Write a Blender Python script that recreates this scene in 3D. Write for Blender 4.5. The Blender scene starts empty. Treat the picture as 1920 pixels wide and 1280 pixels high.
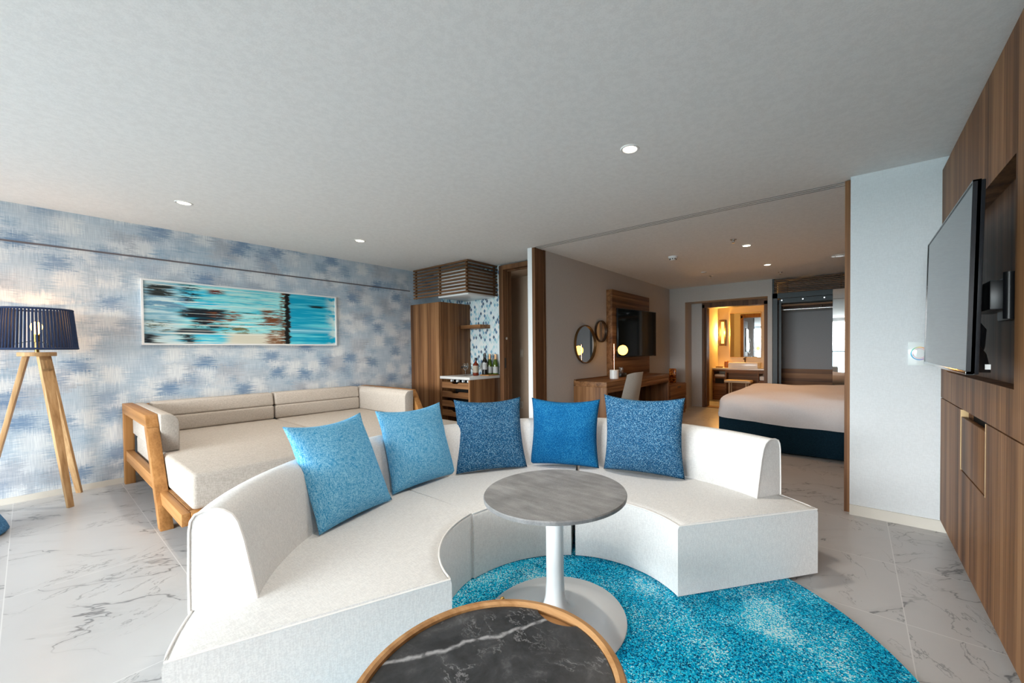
import bpy, bmesh, math, random
from math import sin, cos, pi, radians, sqrt, atan2, hypot
from mathutils import Vector, Matrix, noise as mnoise

random.seed(7)
SC = bpy.context.scene
COL = SC.collection

# ------------------------------------------------------------------ camera
cam_d = bpy.data.cameras.new('camera')
cam = bpy.data.objects.new('camera', cam_d)
COL.objects.link(cam)
cam_d.sensor_fit = 'HORIZONTAL'
cam_d.sensor_width = 36.0
cam_d.lens = 13.9085
cam_d.shift_x = -0.045593
cam_d.shift_y = 0.013914
cam_d.clip_start = 0.02
cam_d.clip_end = 500
CF = Vector((-0.59757206, 0.8016552, -0.01601788))
CR = Vector((0.80180826, 0.59753081, -0.00777417))
CU = Vector((-0.00333898, 0.0174889, 0.99984148))
cam.matrix_world = Matrix(((CR.x, CU.x, -CF.x, 0.0), (CR.y, CU.y, -CF.y, 0.0), (CR.z, CU.z, -CF.z, 1.25), (0, 0, 0, 1)))
SC.camera = cam

# ------------------------------------------------------------------ view, world, daylight
SC.view_settings.view_transform = 'Standard'
SC.view_settings.look = 'None'
SC.view_settings.gamma = 1.0
SC.view_settings.use_curve_mapping = False
SC.view_settings.exposure = 0.28
SKY = 23.0
WY = -4.4          # the window line behind the camera
world = bpy.data.worlds.new('world')
SC.world = world
world.use_nodes = True
wn = world.node_tree
wn.nodes.clear()
w_out = wn.nodes.new('ShaderNodeOutputWorld')
w_bg = wn.nodes.new('ShaderNodeBackground')
w_tc = wn.nodes.new('ShaderNodeTexCoord')
w_sep = wn.nodes.new('ShaderNodeSeparateXYZ')
w_rmp = wn.nodes.new('ShaderNodeValToRGB')
w_add = wn.nodes.new('ShaderNodeMath')
w_add.operation = 'MULTIPLY_ADD'
w_add.inputs[1].default_value = 0.5
w_add.inputs[2].default_value = 0.5
wn.links.new(w_tc.outputs['Generated'], w_sep.inputs[0])
wn.links.new(w_sep.outputs['Z'], w_add.inputs[0])
wn.links.new(w_add.outputs[0], w_rmp.inputs[0])
wr = w_rmp.color_ramp          # sea below the horizon, bright overcast sky above
wr.elements[0].position = 0.0
wr.elements[0].color = (0.26, 0.27, 0.26, 1)
wr.elements[1].position = 1.0
wr.elements[1].color = (0.86, 0.95, 1.0, 1)
for p, c in ((0.46, (0.16, 0.22, 0.23, 1)), (0.497, (0.22, 0.31, 0.34, 1)), (0.503, (0.95, 0.99, 1.0, 1))):
    e = wr.elements.new(p)
    e.color = c
wn.links.new(w_rmp.outputs[0], w_bg.inputs[0])
w_bg.inputs[1].default_value = SKY
wn.links.new(w_bg.outputs[0], w_out.inputs[0])

def portal(name, loc, rot, sx, sy):
    d = bpy.data.lights.new(name, 'AREA')
    d.shape = 'RECTANGLE'
    d.size = sx
    d.size_y = sy
    d.cycles.is_portal = True
    o = bpy.data.objects.new(name, d)
    o.location = loc
    o.rotation_euler = rot
    COL.objects.link(o)
portal('window_daylight', (-2.55, WY + 0.05, 1.2), (radians(90), 0, 0), 6.0, 2.3)

def lamp(name, kind, loc, energy, color, parent=None, size=0.03, spot=None, blend=0.6):
    d = bpy.data.lights.new(name, kind)
    d.energy = energy
    d.color = color
    if kind in ('POINT', 'SPOT'):
        d.shadow_soft_size = size
    if kind == 'SPOT':
        d.spot_size = radians(spot)
        d.spot_blend = blend
    o = bpy.data.objects.new(name, d)
    o.location = loc
    COL.objects.link(o)
    if parent is not None:
        o.parent = parent
        o.location = Vector(loc) - ORG[parent.name]
    return o

SC.cycles.use_denoising = True
SC.cycles.max_bounces = 12
SC.cycles.diffuse_bounces = 6
SC.cycles.transparent_max_bounces = 16
SC.cycles.caustics_reflective = False
SC.cycles.caustics_refractive = False
SC.cycles.sample_clamp_indirect = 6.0

HC = 2.509
XL, XD, YP, YB = -5.633, -3.15, 3.664, 8.19
WARM = (1.0, 0.62, 0.30)

# ------------------------------------------------------------------ node material helpers
def srgb(r, g, b):
    f = lambda c: (c / 255) / 12.92 if c / 255 <= 0.04045 else ((c / 255 + 0.055) / 1.055) ** 2.4
    return (f(r), f(g), f(b), 1)

class NT:
    def __init__(s, name, rough=0.5, spec=0.5, metal=0.0):
        s.m = bpy.data.materials.new(name)
        s.m.use_nodes = True
        s.t = s.m.node_tree
        s.t.nodes.clear()
        s.out = s.t.nodes.new('ShaderNodeOutputMaterial')
        s.b = s.t.nodes.new('ShaderNodeBsdfPrincipled')
        s.t.links.new(s.b.outputs[0], s.out.inputs[0])
        s.b.inputs['Roughness'].default_value = rough
        s.b.inputs['Specular IOR Level'].default_value = spec
        s.b.inputs['Metallic'].default_value = metal
        s._tc = None
    def n(s, typ, **kw):
        nd = s.t.nodes.new(typ)
        for k, v in kw.items():
            setattr(nd, k, v)
        return nd
    def link(s, a, b):
        s.t.links.new(a, b)
    def put(s, sock, v):
        if hasattr(v, 'is_linked'):
            s.t.links.new(v, sock)
        else:
            sock.default_value = v
    def obj(s):
        if s._tc is None:
            s._tc = s.n('ShaderNodeTexCoord').outputs['Object']
        return s._tc
    def map(s, scale=(1, 1, 1), loc=(0, 0, 0), rot=(0, 0, 0), vec=None):
        m = s.n('ShaderNodeMapping')
        s.link(vec if vec is not None else s.obj(), m.inputs[0])
        m.inputs['Scale'].default_value = scale
        m.inputs['Location'].default_value = loc
        m.inputs['Rotation'].default_value = rot
        return m.outputs[0]
    def noise(s, vec, scale=1.0, detail=2.0, rough=0.5, dist=0.0):
        n = s.n('ShaderNodeTexNoise')
        s.link(vec, n.inputs['Vector'])
        n.inputs['Scale'].default_value = scale
        n.inputs['Detail'].default_value = detail
        n.inputs['Roughness'].default_value = rough
        n.inputs['Distortion'].default_value = dist
        return n.outputs['Fac']
    def noisec(s, vec, scale=1.0, detail=2.0):
        n = s.n('ShaderNodeTexNoise')
        s.link(vec, n.inputs['Vector'])
        n.inputs['Scale'].default_value = scale
        n.inputs['Detail'].default_value = detail
        return n.outputs['Color']
    def voro(s, vec, scale, out='Color', feature='F1', rnd=1.0):
        n = s.n('ShaderNodeTexVoronoi', feature=feature)
        s.link(vec, n.inputs['Vector'])
        n.inputs['Scale'].default_value = scale
        n.inputs['Randomness'].default_value = rnd
        return n.outputs[out]
    def math(s, op, a, b=0.0, c=0.0, clamp=False):
        n = s.n('ShaderNodeMath', operation=op)
        n.use_clamp = clamp
        s.put(n.inputs[0], a)
        s.put(n.inputs[1], b)
        s.put(n.inputs[2], c)
        return n.outputs[0]
    def step(s, v, lo, hi, a=0.0, b=1.0):
        n = s.n('ShaderNodeMapRange', interpolation_type='SMOOTHSTEP')
        s.put(n.inputs['Value'], v)
        n.inputs['From Min'].default_value = lo
        n.inputs['From Max'].default_value = hi
        n.inputs['To Min'].default_value = a
        n.inputs['To Max'].default_value = b
        return n.outputs[0]
    def mix(s, f, a, b, mode='MIX'):
        n = s.n('ShaderNodeMix', data_type='RGBA', blend_type=mode)
        s.put(n.inputs[0], f)
        s.put(n.inputs[6], a)
        s.put(n.inputs[7], b)
        return n.outputs[2]
    def ramp(s, f, stops, interp='LINEAR'):
        n = s.n('ShaderNodeValToRGB')
        s.link(f, n.inputs[0])
        cr = n.color_ramp
        cr.interpolation = interp
        cr.elements[0].position, cr.elements[0].color = stops[0]
        cr.elements[1].position, cr.elements[1].color = stops[-1]
        for p, c in stops[1:-1]:
            e = cr.elements.new(p)
            e.color = c
        return n.outputs[0]
    def sep(s, vec):
        n = s.n('ShaderNodeSeparateXYZ')
        s.link(vec, n.inputs[0])
        return n.outputs
    def comb(s, x=0.0, y=0.0, z=0.0):
        n = s.n('ShaderNodeCombineXYZ')
        s.put(n.inputs[0], x)
        s.put(n.inputs[1], y)
        s.put(n.inputs[2], z)
        return n.outputs[0]
    def color(s, v):
        s.put(s.b.inputs['Base Color'], v)
        return s
    def bump(s, h, strength=0.2, dist=0.002):
        n = s.n('ShaderNodeBump')
        n.inputs['Strength'].default_value = strength
        n.inputs['Distance'].default_value = dist
        s.link(h, n.inputs['Height'])
        s.link(n.outputs[0], s.b.inputs['Normal'])
        return s

def plain(name, col, rough=0.5, metal=0.0, spec=0.5, var=0.06, scale=9.0):
    t = NT(name, rough, spec, metal)
    c = t.noise(t.obj(), scale, 3)
    d = tuple(x * (1 - var) for x in col[:3]) + (1,)
    l = tuple(min(1, x * (1 + var)) for x in col[:3]) + (1,)
    t.color(t.mix(c, d, l))
    return t.m

def glow(name, col, strength):
    m = bpy.data.materials.new(name)
    m.use_nodes = True
    t = m.node_tree
    t.nodes.clear()
    o = t.nodes.new('ShaderNodeOutputMaterial')
    e = t.nodes.new('ShaderNodeEmission')
    e.inputs[0].default_value = col if len(col) == 4 else (*col, 1)
    e.inputs[1].default_value = strength
    t.links.new(e.outputs[0], o.inputs[0])
    return m

def walnut(name, grain='z', dark=(0.082, 0.033, 0.013, 1), mid=(0.190, 0.085, 0.033, 1), light=(0.31, 0.155, 0.068, 1), rough=0.5, broad=12.0, fine=70.0):
    t = NT(name, rough, 0.25)
    g = {'z': lambda a, b: (a, a, b), 'x': lambda a, b: (b, a, a), 'y': lambda a, b: (a, b, a)}[grain]
    v1 = t.map(g(broad, 0.22))
    v2 = t.map(g(fine, 1.1), loc=(3.1, 1.7, 0.3))
    v3 = t.map(g(fine * 4, 5.0))
    n1 = t.noise(v1, 1.0, 3, 0.6)
    n2 = t.noise(v2, 1.0, 3, 0.6, 0.2)
    n3 = t.noise(v3, 1.0, 2)
    a = t.math('MULTIPLY_ADD', n1, 0.75, t.math('MULTIPLY', n2, 0.45))
    a = t.math('MULTIPLY_ADD', n3, 0.10, t.math('SUBTRACT', a, 0.17))
    t.color(t.ramp(a, [(0.32, dark), (0.47, mid), (0.63, light)]))
    t.bump(n2, 0.08, 0.001)
    return t.m

def weave(name, c1, c2, scale=260.0, rough=0.9, bump=0.25, blot=0.0, aniso=(1, 1, 1)):
    t = NT(name, rough, 0.2)
    v = t.obj()
    a = t.noise(t.map((scale * 0.16 * aniso[0], scale * aniso[1], scale * aniso[2])), 1.0, 2)
    b = t.noise(t.map((scale * aniso[0], scale * 0.16 * aniso[1], scale * aniso[2])), 1.0, 2)
    c = t.noise(t.map((scale * aniso[0], scale * aniso[1], scale * 0.14 * aniso[2])), 1.0, 2)
    m = t.math('ADD', t.math('ADD', a, b), c)
    f = t.step(m, 1.2, 1.8)
    t.color(t.mix(f, c1, c2))
    t.bump(m, bump, 0.001)
    return t.m

def speckle(name, stops, scale=300.0, rough=0.95, lowscale=0.0, lowamt=0.0, bump=0.3):
    t = NT(name, rough, 0.15)
    vc = t.voro(t.obj(), scale)
    r = t.sep(vc)[0]
    f = r
    if lowamt:
        lo = t.noise(t.obj(), lowscale, 2)
        f = t.math('ADD', r, t.math('MULTIPLY', t.math('SUBTRACT', lo, 0.5), lowamt))
    t.color(t.ramp(f, stops))
    t.bump(t.voro(t.obj(), scale, 'Distance'), bump, 0.002)
    return t.m

M = {}
# plaster paper on ceiling and walls
def paper(name, c, rough=0.85, sc=230.0):
    t = NT(name, rough, 0.2)
    a = t.noise(t.map((sc, sc, sc * 0.2)), 1.0, 2)
    b = t.noise(t.map((sc * 0.2, sc * 0.2, sc)), 1.0, 2)
    m = t.math('ADD', a, b)
    f = t.step(m, 0.75, 1.25)
    t.color(t.mix(f, tuple(x * 0.93 for x in c[:3]) + (1,), c))
    t.bump(m, 0.2, 0.0015)
    return t.m
M['ceiling'] = paper('ceiling_paper', (0.82, 0.83, 0.83, 1), 0.9, 150)
M['white_wall'] = paper('woven_white_wallpaper', (0.66, 0.69, 0.71, 1))
M['grey_wall'] = paper('woven_greige_wallpaper', (0.52, 0.495, 0.475, 1))
M['corridor_wall'] = paper('corridor_wallpaper', (0.46, 0.34, 0.25, 1))
M['bath_wall'] = paper('bathroom_wall_paint', (0.66, 0.58, 0.46, 1))
M['baseboard'] = plain('cream_baseboard', (0.62, 0.59, 0.53, 1), 0.5)

# blue brushed wallpaper
t = NT('blue_brushed_wallpaper', 0.85, 0.2)
X, Y, Z = t.sep(t.obj())
row = t.noise(t.comb(t.math('MULTIPLY', Y, 2.2), 0.0, t.math('MULTIPLY', Z, 95.0)), 1.0, 1)
row2 = t.noise(t.comb(t.math('MULTIPLY', Y, 7.0), 4.0, t.math('MULTIPLY', Z, 160.0)), 1.0, 1)
colj = t.noise(t.comb(t.math('MULTIPLY', Y, 120.0), 2.0, t.math('MULTIPLY', Z, 2.5)), 1.0, 1)
yj = t.math('ADD', Y, t.math('MULTIPLY', t.math('SUBTRACT', row, 0.5), 0.20))
yj = t.math('ADD', yj, t.math('MULTIPLY', t.math('SUBTRACT', row2, 0.5), 0.12))
zj = t.math('ADD', Z, t.math('MULTIPLY', t.math('SUBTRACT', colj, 0.5), 0.10))
def vor2(sy, sz, o, rnd=0.8):
    n = t.n('ShaderNodeTexVoronoi', feature='F1', distance='CHEBYCHEV', voronoi_dimensions='2D')
    t.link(t.comb(t.math('MULTIPLY_ADD', yj, sy, o), t.math('MULTIPLY_ADD', zj, sz, o * 1.7), 0.0), n.inputs['Vector'])
    n.inputs['Scale'].default_value = 1.0
    n.inputs['Randomness'].default_value = rnd
    return n.outputs['Distance'], t.sep(n.outputs['Color'])[0]
grain = t.noise(t.comb(t.math('MULTIPLY', Y, 26.0), 3.0, t.math('MULTIPLY', Z, 120.0)), 1.0, 3, 0.6)
gsub = t.math('MULTIPLY', t.math('SUBTRACT', grain, 0.5), 0.55)
d1, k1 = vor2(3.2, 3.7, 0.0, 0.95)
d2, k2 = vor2(4.6, 4.4, 5.3, 0.9)
d3, k3 = vor2(2.7, 2.9, 9.1, 0.9)
d4, k4 = vor2(5.5, 6.5, 2.2, 0.9)
blot = t.math('MULTIPLY', t.step(t.math('ADD', d1, gsub), 0.10, 0.34, 1.0, 0.0), t.step(k1, 0.15, 0.75, 0.15, 1.0))
blot2 = t.math('MULTIPLY', t.step(t.math('ADD', d4, gsub), 0.10, 0.36, 1.0, 0.0), t.step(k4, 0.45, 0.8))
pale = t.math('MULTIPLY', t.step(t.math('ADD', d2, gsub), 0.22, 0.48, 1.0, 0.0), t.step(k2, 0.15, 0.5, 0.25, 1.0))
lav = t.math('MULTIPLY', t.step(t.math('ADD', d3, gsub), 0.20, 0.50, 1.0, 0.0), t.step(k3, 0.2, 0.7))
c = t.mix(t.noise(t.comb(t.math('MULTIPLY', Y, 2.2), 1.0, t.math('MULTIPLY', Z, 2.0)), 1.0, 2), srgb(158, 182, 202), srgb(190, 200, 208))
c = t.mix(t.math('MULTIPLY', lav, 0.8), c, srgb(160, 164, 174))
c = t.mix(t.math('MULTIPLY', pale, 0.95), c, srgb(216, 220, 222))
c = t.mix(t.math('MULTIPLY', blot2, 0.5), c, srgb(112, 148, 180))
c = t.mix(t.math('MULTIPLY', blot, 0.85), c, srgb(70, 114, 156))
streak = t.step(t.noise(t.comb(t.math('MULTIPLY', Y, 4.0), 1.0, t.math('MULTIPLY', Z, 260.0)), 1.0, 2), 0.35, 0.65)
hatch = t.step(t.noise(t.comb(t.math('MULTIPLY', Y, 230.0), 1.0, t.math('MULTIPLY', Z, 7.0)), 1.0, 2), 0.35, 0.65)
c = t.mix(t.math('MULTIPLY', streak, 0.30), c, srgb(222, 226, 228))
c = t.mix(t.math('MULTIPLY', hatch, 0.26), c, srgb(96, 120, 150))
t.color(c)
M['wallpaper'] = t.m

# mosaic splashback of diamond tiles
t = NT('diamond_mosaic', 0.25, 0.5)
X, Y, Z = t.sep(t.obj())
u = t.math('DIVIDE', X, 0.056)
v = t.math('DIVIDE', Z, 0.074)
a = t.math('ADD', u, v)
b = t.math('SUBTRACT', u, v)
wnz = t.n('ShaderNodeTexWhiteNoise', noise_dimensions='2D')
t.link(t.comb(t.math('FLOOR', a), t.math('FLOOR', b), 0.0), wnz.inputs['Vector'])
fa = t.math('FRACT', a)
fb = t.math('FRACT', b)
ea = t.math('MINIMUM', fa, t.math('SUBTRACT', 1.0, fa))
eb = t.math('MINIMUM', fb, t.math('SUBTRACT', 1.0, fb))
edge = t.math('MINIMUM', ea, eb)
tile = t.ramp(wnz.outputs['Value'], [(0.0, srgb(196, 208, 214)), (0.25, srgb(178, 200, 206)), (0.42, srgb(210, 214, 214)), (0.60, srgb(150, 190, 200)), (0.72, srgb(96, 150, 178)), (0.82, srgb(40, 92, 132)), (0.91, srgb(20, 58, 92))], 'CONSTANT')
inner = t.noise(t.map((60, 60, 30)), 1.0, 2)
tile = t.mix(t.math('MULTIPLY', inner, 0.25), tile, srgb(210, 222, 226))
t.color(t.mix(t.step(edge, 0.03, 0.07), srgb(214, 218, 214), tile))
M['mosaic'] = t.m

# marble floor tiles
t = NT('white_marble_tile', 0.30, 0.45)
X, Y, Z = t.sep(t.obj())
ty = t.math('DIVIDE', t.math('SUBTRACT', Y, 0.515), 0.61)
tx = t.math('DIVIDE', t.math('SUBTRACT', X, 0.195), 1.22)
idy, idx = t.math('FLOOR', ty), t.math('FLOOR', tx)
fy_, fx_ = t.math('FRACT', ty), t.math('FRACT', tx)
ey = t.math('MULTIPLY', t.math('MINIMUM', fy_, t.math('SUBTRACT', 1.0, fy_)), 0.61)
ex = t.math('MULTIPLY', t.math('MINIMUM', fx_, t.math('SUBTRACT', 1.0, fx_)), 1.22)
grout = t.step(t.math('MINIMUM', ex, ey), 0.0012, 0.0028)
off = t.comb(t.math('MULTIPLY_ADD', idx, 7.3, X), t.math('MULTIPLY_ADD', idy, 3.7, Y), t.math('MULTIPLY', idy, 1.9))
warp = t.noisec(off, 2.3, 4)
vadd = t.n('ShaderNodeVectorMath', operation='MULTIPLY_ADD')
t.link(warp, vadd.inputs[0])
vadd.inputs[1].default_value = (0.22, 0.22, 0.22)
t.link(off, vadd.inputs[2])
wv = vadd.outputs[0]
def aniso(sx, sy, ang, o):
    return t.map((sx, sy, 1), loc=(o, o * 1.3, o), vec=t.map((1, 1, 1), rot=(0, 0, radians(-ang)), vec=wv))
v1 = t.noise(aniso(0.9, 3.0, 43, 0.0), 1.0, 5, 0.55)
vein1 = t.step(t.math('ABSOLUTE', t.math('SUBTRACT', v1, 0.5)), 0.0, 0.010, 1.0, 0.0)
v2 = t.noise(aniso(1.4, 3.0, 112, 4.0), 1.0, 6, 0.62)
vein2 = t.step(t.math('ABSOLUTE', t.math('SUBTRACT', v2, 0.48)), 0.0, 0.008, 1.0, 0.0)
mask1 = t.step(t.noise(off, 2.0, 2), 0.38, 0.52)
mask2 = t.step(t.noise(t.map((1, 1, 1), loc=(9, 4, 2), vec=off), 2.6, 2), 0.46, 0.60)
veins = t.math('MAXIMUM', t.math('MULTIPLY', vein1, mask1), t.math('MULTIPLY', t.math('MULTIPLY', vein2, mask2), 0.75))
soft = t.step(t.math('ABSOLUTE', t.math('SUBTRACT', v1, 0.5)), 0.0, 0.06, 0.10, 0.0)
cloud = t.noise(off, 3.0, 4)
base = t.mix(cloud, (0.44, 0.438, 0.44, 1), (0.51, 0.508, 0.51, 1))
base = t.mix(t.math('MAXIMUM', t.math('MULTIPLY', veins, 0.82), t.math('MULTIPLY', soft, mask1)), base, (0.11, 0.113, 0.12, 1))
t.color(t.mix(grout, (0.62, 0.615, 0.61, 1), base))
M['floor'] = t.m

M['walnut'] = walnut('walnut_vertical', 'z')
M['walnut_x'] = walnut('walnut_along_x', 'x')
M['walnut_y'] = walnut('walnut_along_y', 'y')
M['walnut_dark'] = walnut('dark_walnut_slats', 'x', (0.06, 0.027, 0.011, 1), (0.12, 0.058, 0.025, 1), (0.18, 0.09, 0.042, 1))
M['walnut_dark_y'] = walnut('dark_walnut_slats_side', 'y', (0.06, 0.027, 0.011, 1), (0.12, 0.058, 0.025, 1), (0.18, 0.09, 0.042, 1))
M['walnut_dark_z'] = walnut('dark_walnut_posts', 'z', (0.065, 0.027, 0.011, 1), (0.125, 0.056, 0.024, 1), (0.19, 0.09, 0.042, 1))
OK_ = dict(dark=(0.26, 0.115, 0.032, 1), mid=(0.36, 0.165, 0.05, 1), light=(0.45, 0.225, 0.078, 1), broad=14, fine=90)
M['oak_z'] = walnut('amber_oak_upright', 'z', **OK_)
M['oak_x'] = walnut('amber_oak_along_x', 'x', **OK_)
M['oak_y'] = walnut('amber_oak_along_y', 'y', **OK_)
M['ash'] = walnut('pale_ash_leg', 'z', (0.36, 0.20, 0.085, 1), (0.50, 0.30, 0.14, 1), (0.60, 0.39, 0.20, 1), broad=22, fine=60)
M['rim_oak'] = walnut('table_rim_oak', 'x', (0.28, 0.14, 0.05, 1), (0.38, 0.20, 0.08, 1), (0.46, 0.26, 0.115, 1), broad=16, fine=60)

M['linen_white'] = weave('white_linen_upholstery', (0.66, 0.665, 0.665, 1), (0.77, 0.775, 0.77, 1), 240, bump=0.15)
M['piping'] = plain('white_piping', (0.78, 0.775, 0.76, 1), 0.85)
M['linen_beige'] = weave('beige_linen_upholstery', (0.40, 0.355, 0.31, 1), (0.54, 0.49, 0.44, 1), 300, bump=0.15)
M['light_blue'] = weave('sky_blue_woven_cushion', srgb(44, 146, 206), srgb(146, 208, 238), 290, bump=0.4)
M['dark_blue'] = speckle('navy_flecked_cushion', [(0.0, srgb(14, 52, 88)), (0.5, srgb(28, 82, 122)), (0.80, srgb(56, 114, 152)), (1.0, srgb(150, 188, 206))], 330)
M['mid_blue'] = speckle('royal_blue_cushion', [(0.0, srgb(4, 70, 118)), (0.6, srgb(10, 90, 144)), (1.0, srgb(48, 130, 172))], 330, lowscale=7, lowamt=0.5)

# speckled rug
t = NT('turquoise_speckled_rug', 0.95, 0.1)
vc = t.voro(t.map((1, 1, 0.05)), 215.0)
r = t.sep(vc)[0]
lo = t.noise(t.obj(), 3.0, 2.5, 0.55)
hi = t.step(t.noise(t.map((1, 1, 1), loc=(4.4, 2.1, 0)), 2.4, 1), 0.60, 0.76, 0.0, 0.36)
f = t.math('ADD', t.math('MULTIPLY_ADD', t.math('SUBTRACT', lo, 0.5), 1.0, r), hi)
t.color(t.ramp(f, [(0.0, srgb(2, 58, 96)), (0.20, srgb(0, 100, 146)), (0.38, srgb(0, 146, 194)), (0.58, srgb(0, 178, 222)), (0.78, srgb(40, 192, 222)), (0.92, srgb(130, 216, 230)), (1.0, srgb(196, 230, 235))]))
t.bump(t.voro(t.obj(), 215.0, 'Distance'), 0.5, 0.004)
M['rug'] = t.m

# grey stone top, black marble top
t = NT('grey_concrete_top', 0.45, 0.4)
v = t.map((5, 26, 5), rot=(0, 0, 0.55))
a = t.noise(v, 1.0, 4, 0.6)
b = t.noise(t.obj(), 5.0, 4, 0.6)
g = t.noise(t.obj(), 160.0, 2)
f = t.math('MULTIPLY_ADD', g, 0.18, t.math('MULTIPLY_ADD', a, 0.42, t.math('MULTIPLY', b, 0.5)))
t.color(t.ramp(f, [(0.36, (0.12, 0.122, 0.124, 1)), (0.52, (0.205, 0.208, 0.212, 1)), (0.70, (0.33, 0.335, 0.34, 1))]))
M['stone'] = t.m
t = NT('black_marble', 0.28, 0.45)
w = t.noisec(t.obj(), 7.0, 5)
va = t.n('ShaderNodeVectorMath', operation='MULTIPLY_ADD')
t.link(w, va.inputs[0])
va.inputs[1].default_value = (0.10, 0.10, 0.10)
t.link(t.obj(), va.inputs[2])
wv = va.outputs[0]
X, Y, Z = t.sep(t.obj())
ln = t.math('ADD', t.math('MULTIPLY_ADD', X, -0.844, t.math('MULTIPLY', Y, 0.537)), t.math('MULTIPLY', t.math('SUBTRACT', t.noise(t.obj(), 9.0, 5), 0.5), 0.07))
big = t.step(t.math('ABSOLUTE', t.math('SUBTRACT', ln, 0.178)), 0.0, 0.010, 1.0, 0.0)
big = t.math('MULTIPLY', big, t.step(t.noise(t.obj(), 40.0, 3), 0.25, 0.55))
k = t.noise(t.map((4, 9, 1), rot=(0, 0, -1.0), vec=wv), 1.0, 6, 0.65)
thin = t.step(t.math('ABSOLUTE', t.math('SUBTRACT', k, 0.52)), 0.0, 0.010, 1.0, 0.0)
thin = t.math('MULTIPLY', thin, t.step(t.noise(t.obj(), 5.0, 2), 0.42, 0.6, 0.1, 0.75))
cl = t.noise(wv, 10.0, 8, 0.72)
c = t.ramp(cl, [(0.38, (0.018, 0.020, 0.023, 1)), (0.58, (0.045, 0.048, 0.053, 1)), (0.78, (0.15, 0.155, 0.165, 1))])
c = t.mix(t.math('MAXIMUM', t.math('MULTIPLY', big, 0.8), t.math('MULTIPLY', thin, 0.55)), c, (0.42, 0.43, 0.45, 1))
t.color(c)
M['black_marble'] = t.m

M['gloss_white'] = plain('gloss_white_lacquer', (0.78, 0.79, 0.80, 1), 0.18, var=0.02)
M['white_paint'] = plain('white_painted_edge', (0.74, 0.75, 0.76, 1), 0.5, var=0.03)
M['ceramic'] = plain('white_ceramic', (0.76, 0.755, 0.74, 1), 0.2, var=0.02)
M['counter'] = plain('pale_stone_counter', (0.66, 0.65, 0.63, 1), 0.25, var=0.05, scale=40)
M['black'] = plain('black_plastic', (0.012, 0.013, 0.015, 1), 0.35)
M['black_gloss'] = plain('black_gloss_bezel', (0.01, 0.013, 0.017, 1), 0.12)
M['black_matte'] = plain('painted_void_shade', (0.01, 0.008, 0.007, 1), 0.9)  # near-black colour paints in the shade inside recesses and slots
M['brass'] = plain('aged_brass', (0.46, 0.29, 0.09, 1), 0.3, 1.0)
M['pale_brass'] = plain('pale_brass_edge', (0.62, 0.43, 0.22, 1), 0.35, 0.6)
M['copper'] = plain('rose_copper', (0.75, 0.36, 0.24, 1), 0.25, 1.0)
M['chrome'] = plain('chrome_steel', (0.66, 0.67, 0.68, 1), 0.18, 1.0)
M['bronze'] = plain('dark_bronze', (0.07, 0.045, 0.03, 1), 0.4, 0.7)
M['dark_metal'] = plain('slate_blue_metal', (0.022, 0.034, 0.042, 1), 0.5, 0.0)
M['navy_cord'] = plain('navy_cord', (0.008, 0.022, 0.07, 1), 0.85, scale=60, var=0.25)
M['navy_base'] = speckle('navy_bed_fabric', [(0.0, (0.004, 0.018, 0.032, 1)), (1.0, (0.010, 0.036, 0.058, 1))], 260)
M['duvet'] = weave('white_duvet_cotton', (0.70, 0.66, 0.66, 1), (0.76, 0.725, 0.725, 1), 300, bump=0.05)
M['curtain'] = weave('denim_blue_upholstery', srgb(40, 92, 140), srgb(92, 146, 190), 260)
M['chair_fabric'] = weave('cream_chair_fabric', (0.56, 0.54, 0.50, 1), (0.66, 0.64, 0.60, 1), 300)
M['tan'] = plain('cream_stool_leather', (0.60, 0.50, 0.37, 1), 0.5)
M['towel'] = weave('white_terry_towel', (0.66, 0.66, 0.65, 1), (0.76, 0.76, 0.75, 1), 300)
M['rail_dark'] = plain('mauve_picture_rail', (0.13, 0.115, 0.13, 1), 0.5)
M['label_white'] = plain('white_bottle_label', (0.68, 0.69, 0.68, 1), 0.6)
M['label_cream'] = plain('cream_bottle_label', (0.68, 0.60, 0.48, 1), 0.6)
M['foil_orange'] = plain('copper_foil', (0.62, 0.30, 0.14, 1), 0.35, 0.6)
M['amber'] = plain('amber_liquor', (0.14, 0.018, 0.006, 1), 0.08)
M['wine_black'] = plain('black_wine_glass', (0.006, 0.007, 0.006, 1), 0.08)
M['wine_green'] = plain('green_wine_glass', (0.05, 0.085, 0.008, 1), 0.08)
M['closet_back'] = paper('grey_closet_panel', (0.30, 0.30, 0.31, 1))
M['sea_deck'] = plain('pale_balcony_tile', (0.55, 0.53, 0.50, 1), 0.7)
M['gold_mosaic'] = speckle('amber_glass_block', [(0.0, (0.06, 0.014, 0.004, 1)), (0.5, (0.32, 0.075, 0.012, 1)), (1.0, (0.62, 0.26, 0.05, 1))], 38, 0.2)
t = NT('mirror_glass', 0.015, 0.5, 1.0)
t.color(t.mix(t.noise(t.obj(), 2.0, 1), (0.80, 0.82, 0.83, 1), (0.82, 0.84, 0.85, 1)))
M['mirror'] = t.m
t = NT('tv_screen_glass', 0.05, 0.5)
t.color(t.mix(t.noise(t.obj(), 2.0, 1), (0.010, 0.011, 0.012, 1), (0.013, 0.014, 0.015, 1)))
t.b.inputs['IOR'].default_value = 2.0
M['screen'] = t.m
t = NT('dim_tv_screen', 0.06, 0.5)
t.color(t.mix(t.noise(t.obj(), 2.0, 1), (0.008, 0.010, 0.010, 1), (0.010, 0.012, 0.012, 1)))
t.b.inputs['IOR'].default_value = 1.5
M['screen_dim'] = t.m
t = NT('clear_glass', 0.02, 0.5)
t.color((0.95, 0.97, 0.97, 1))
t.b.inputs['Transmission Weight'].default_value = 1.0
t.b.inputs['IOR'].default_value = 1.45
M['glass'] = t.m
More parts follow.
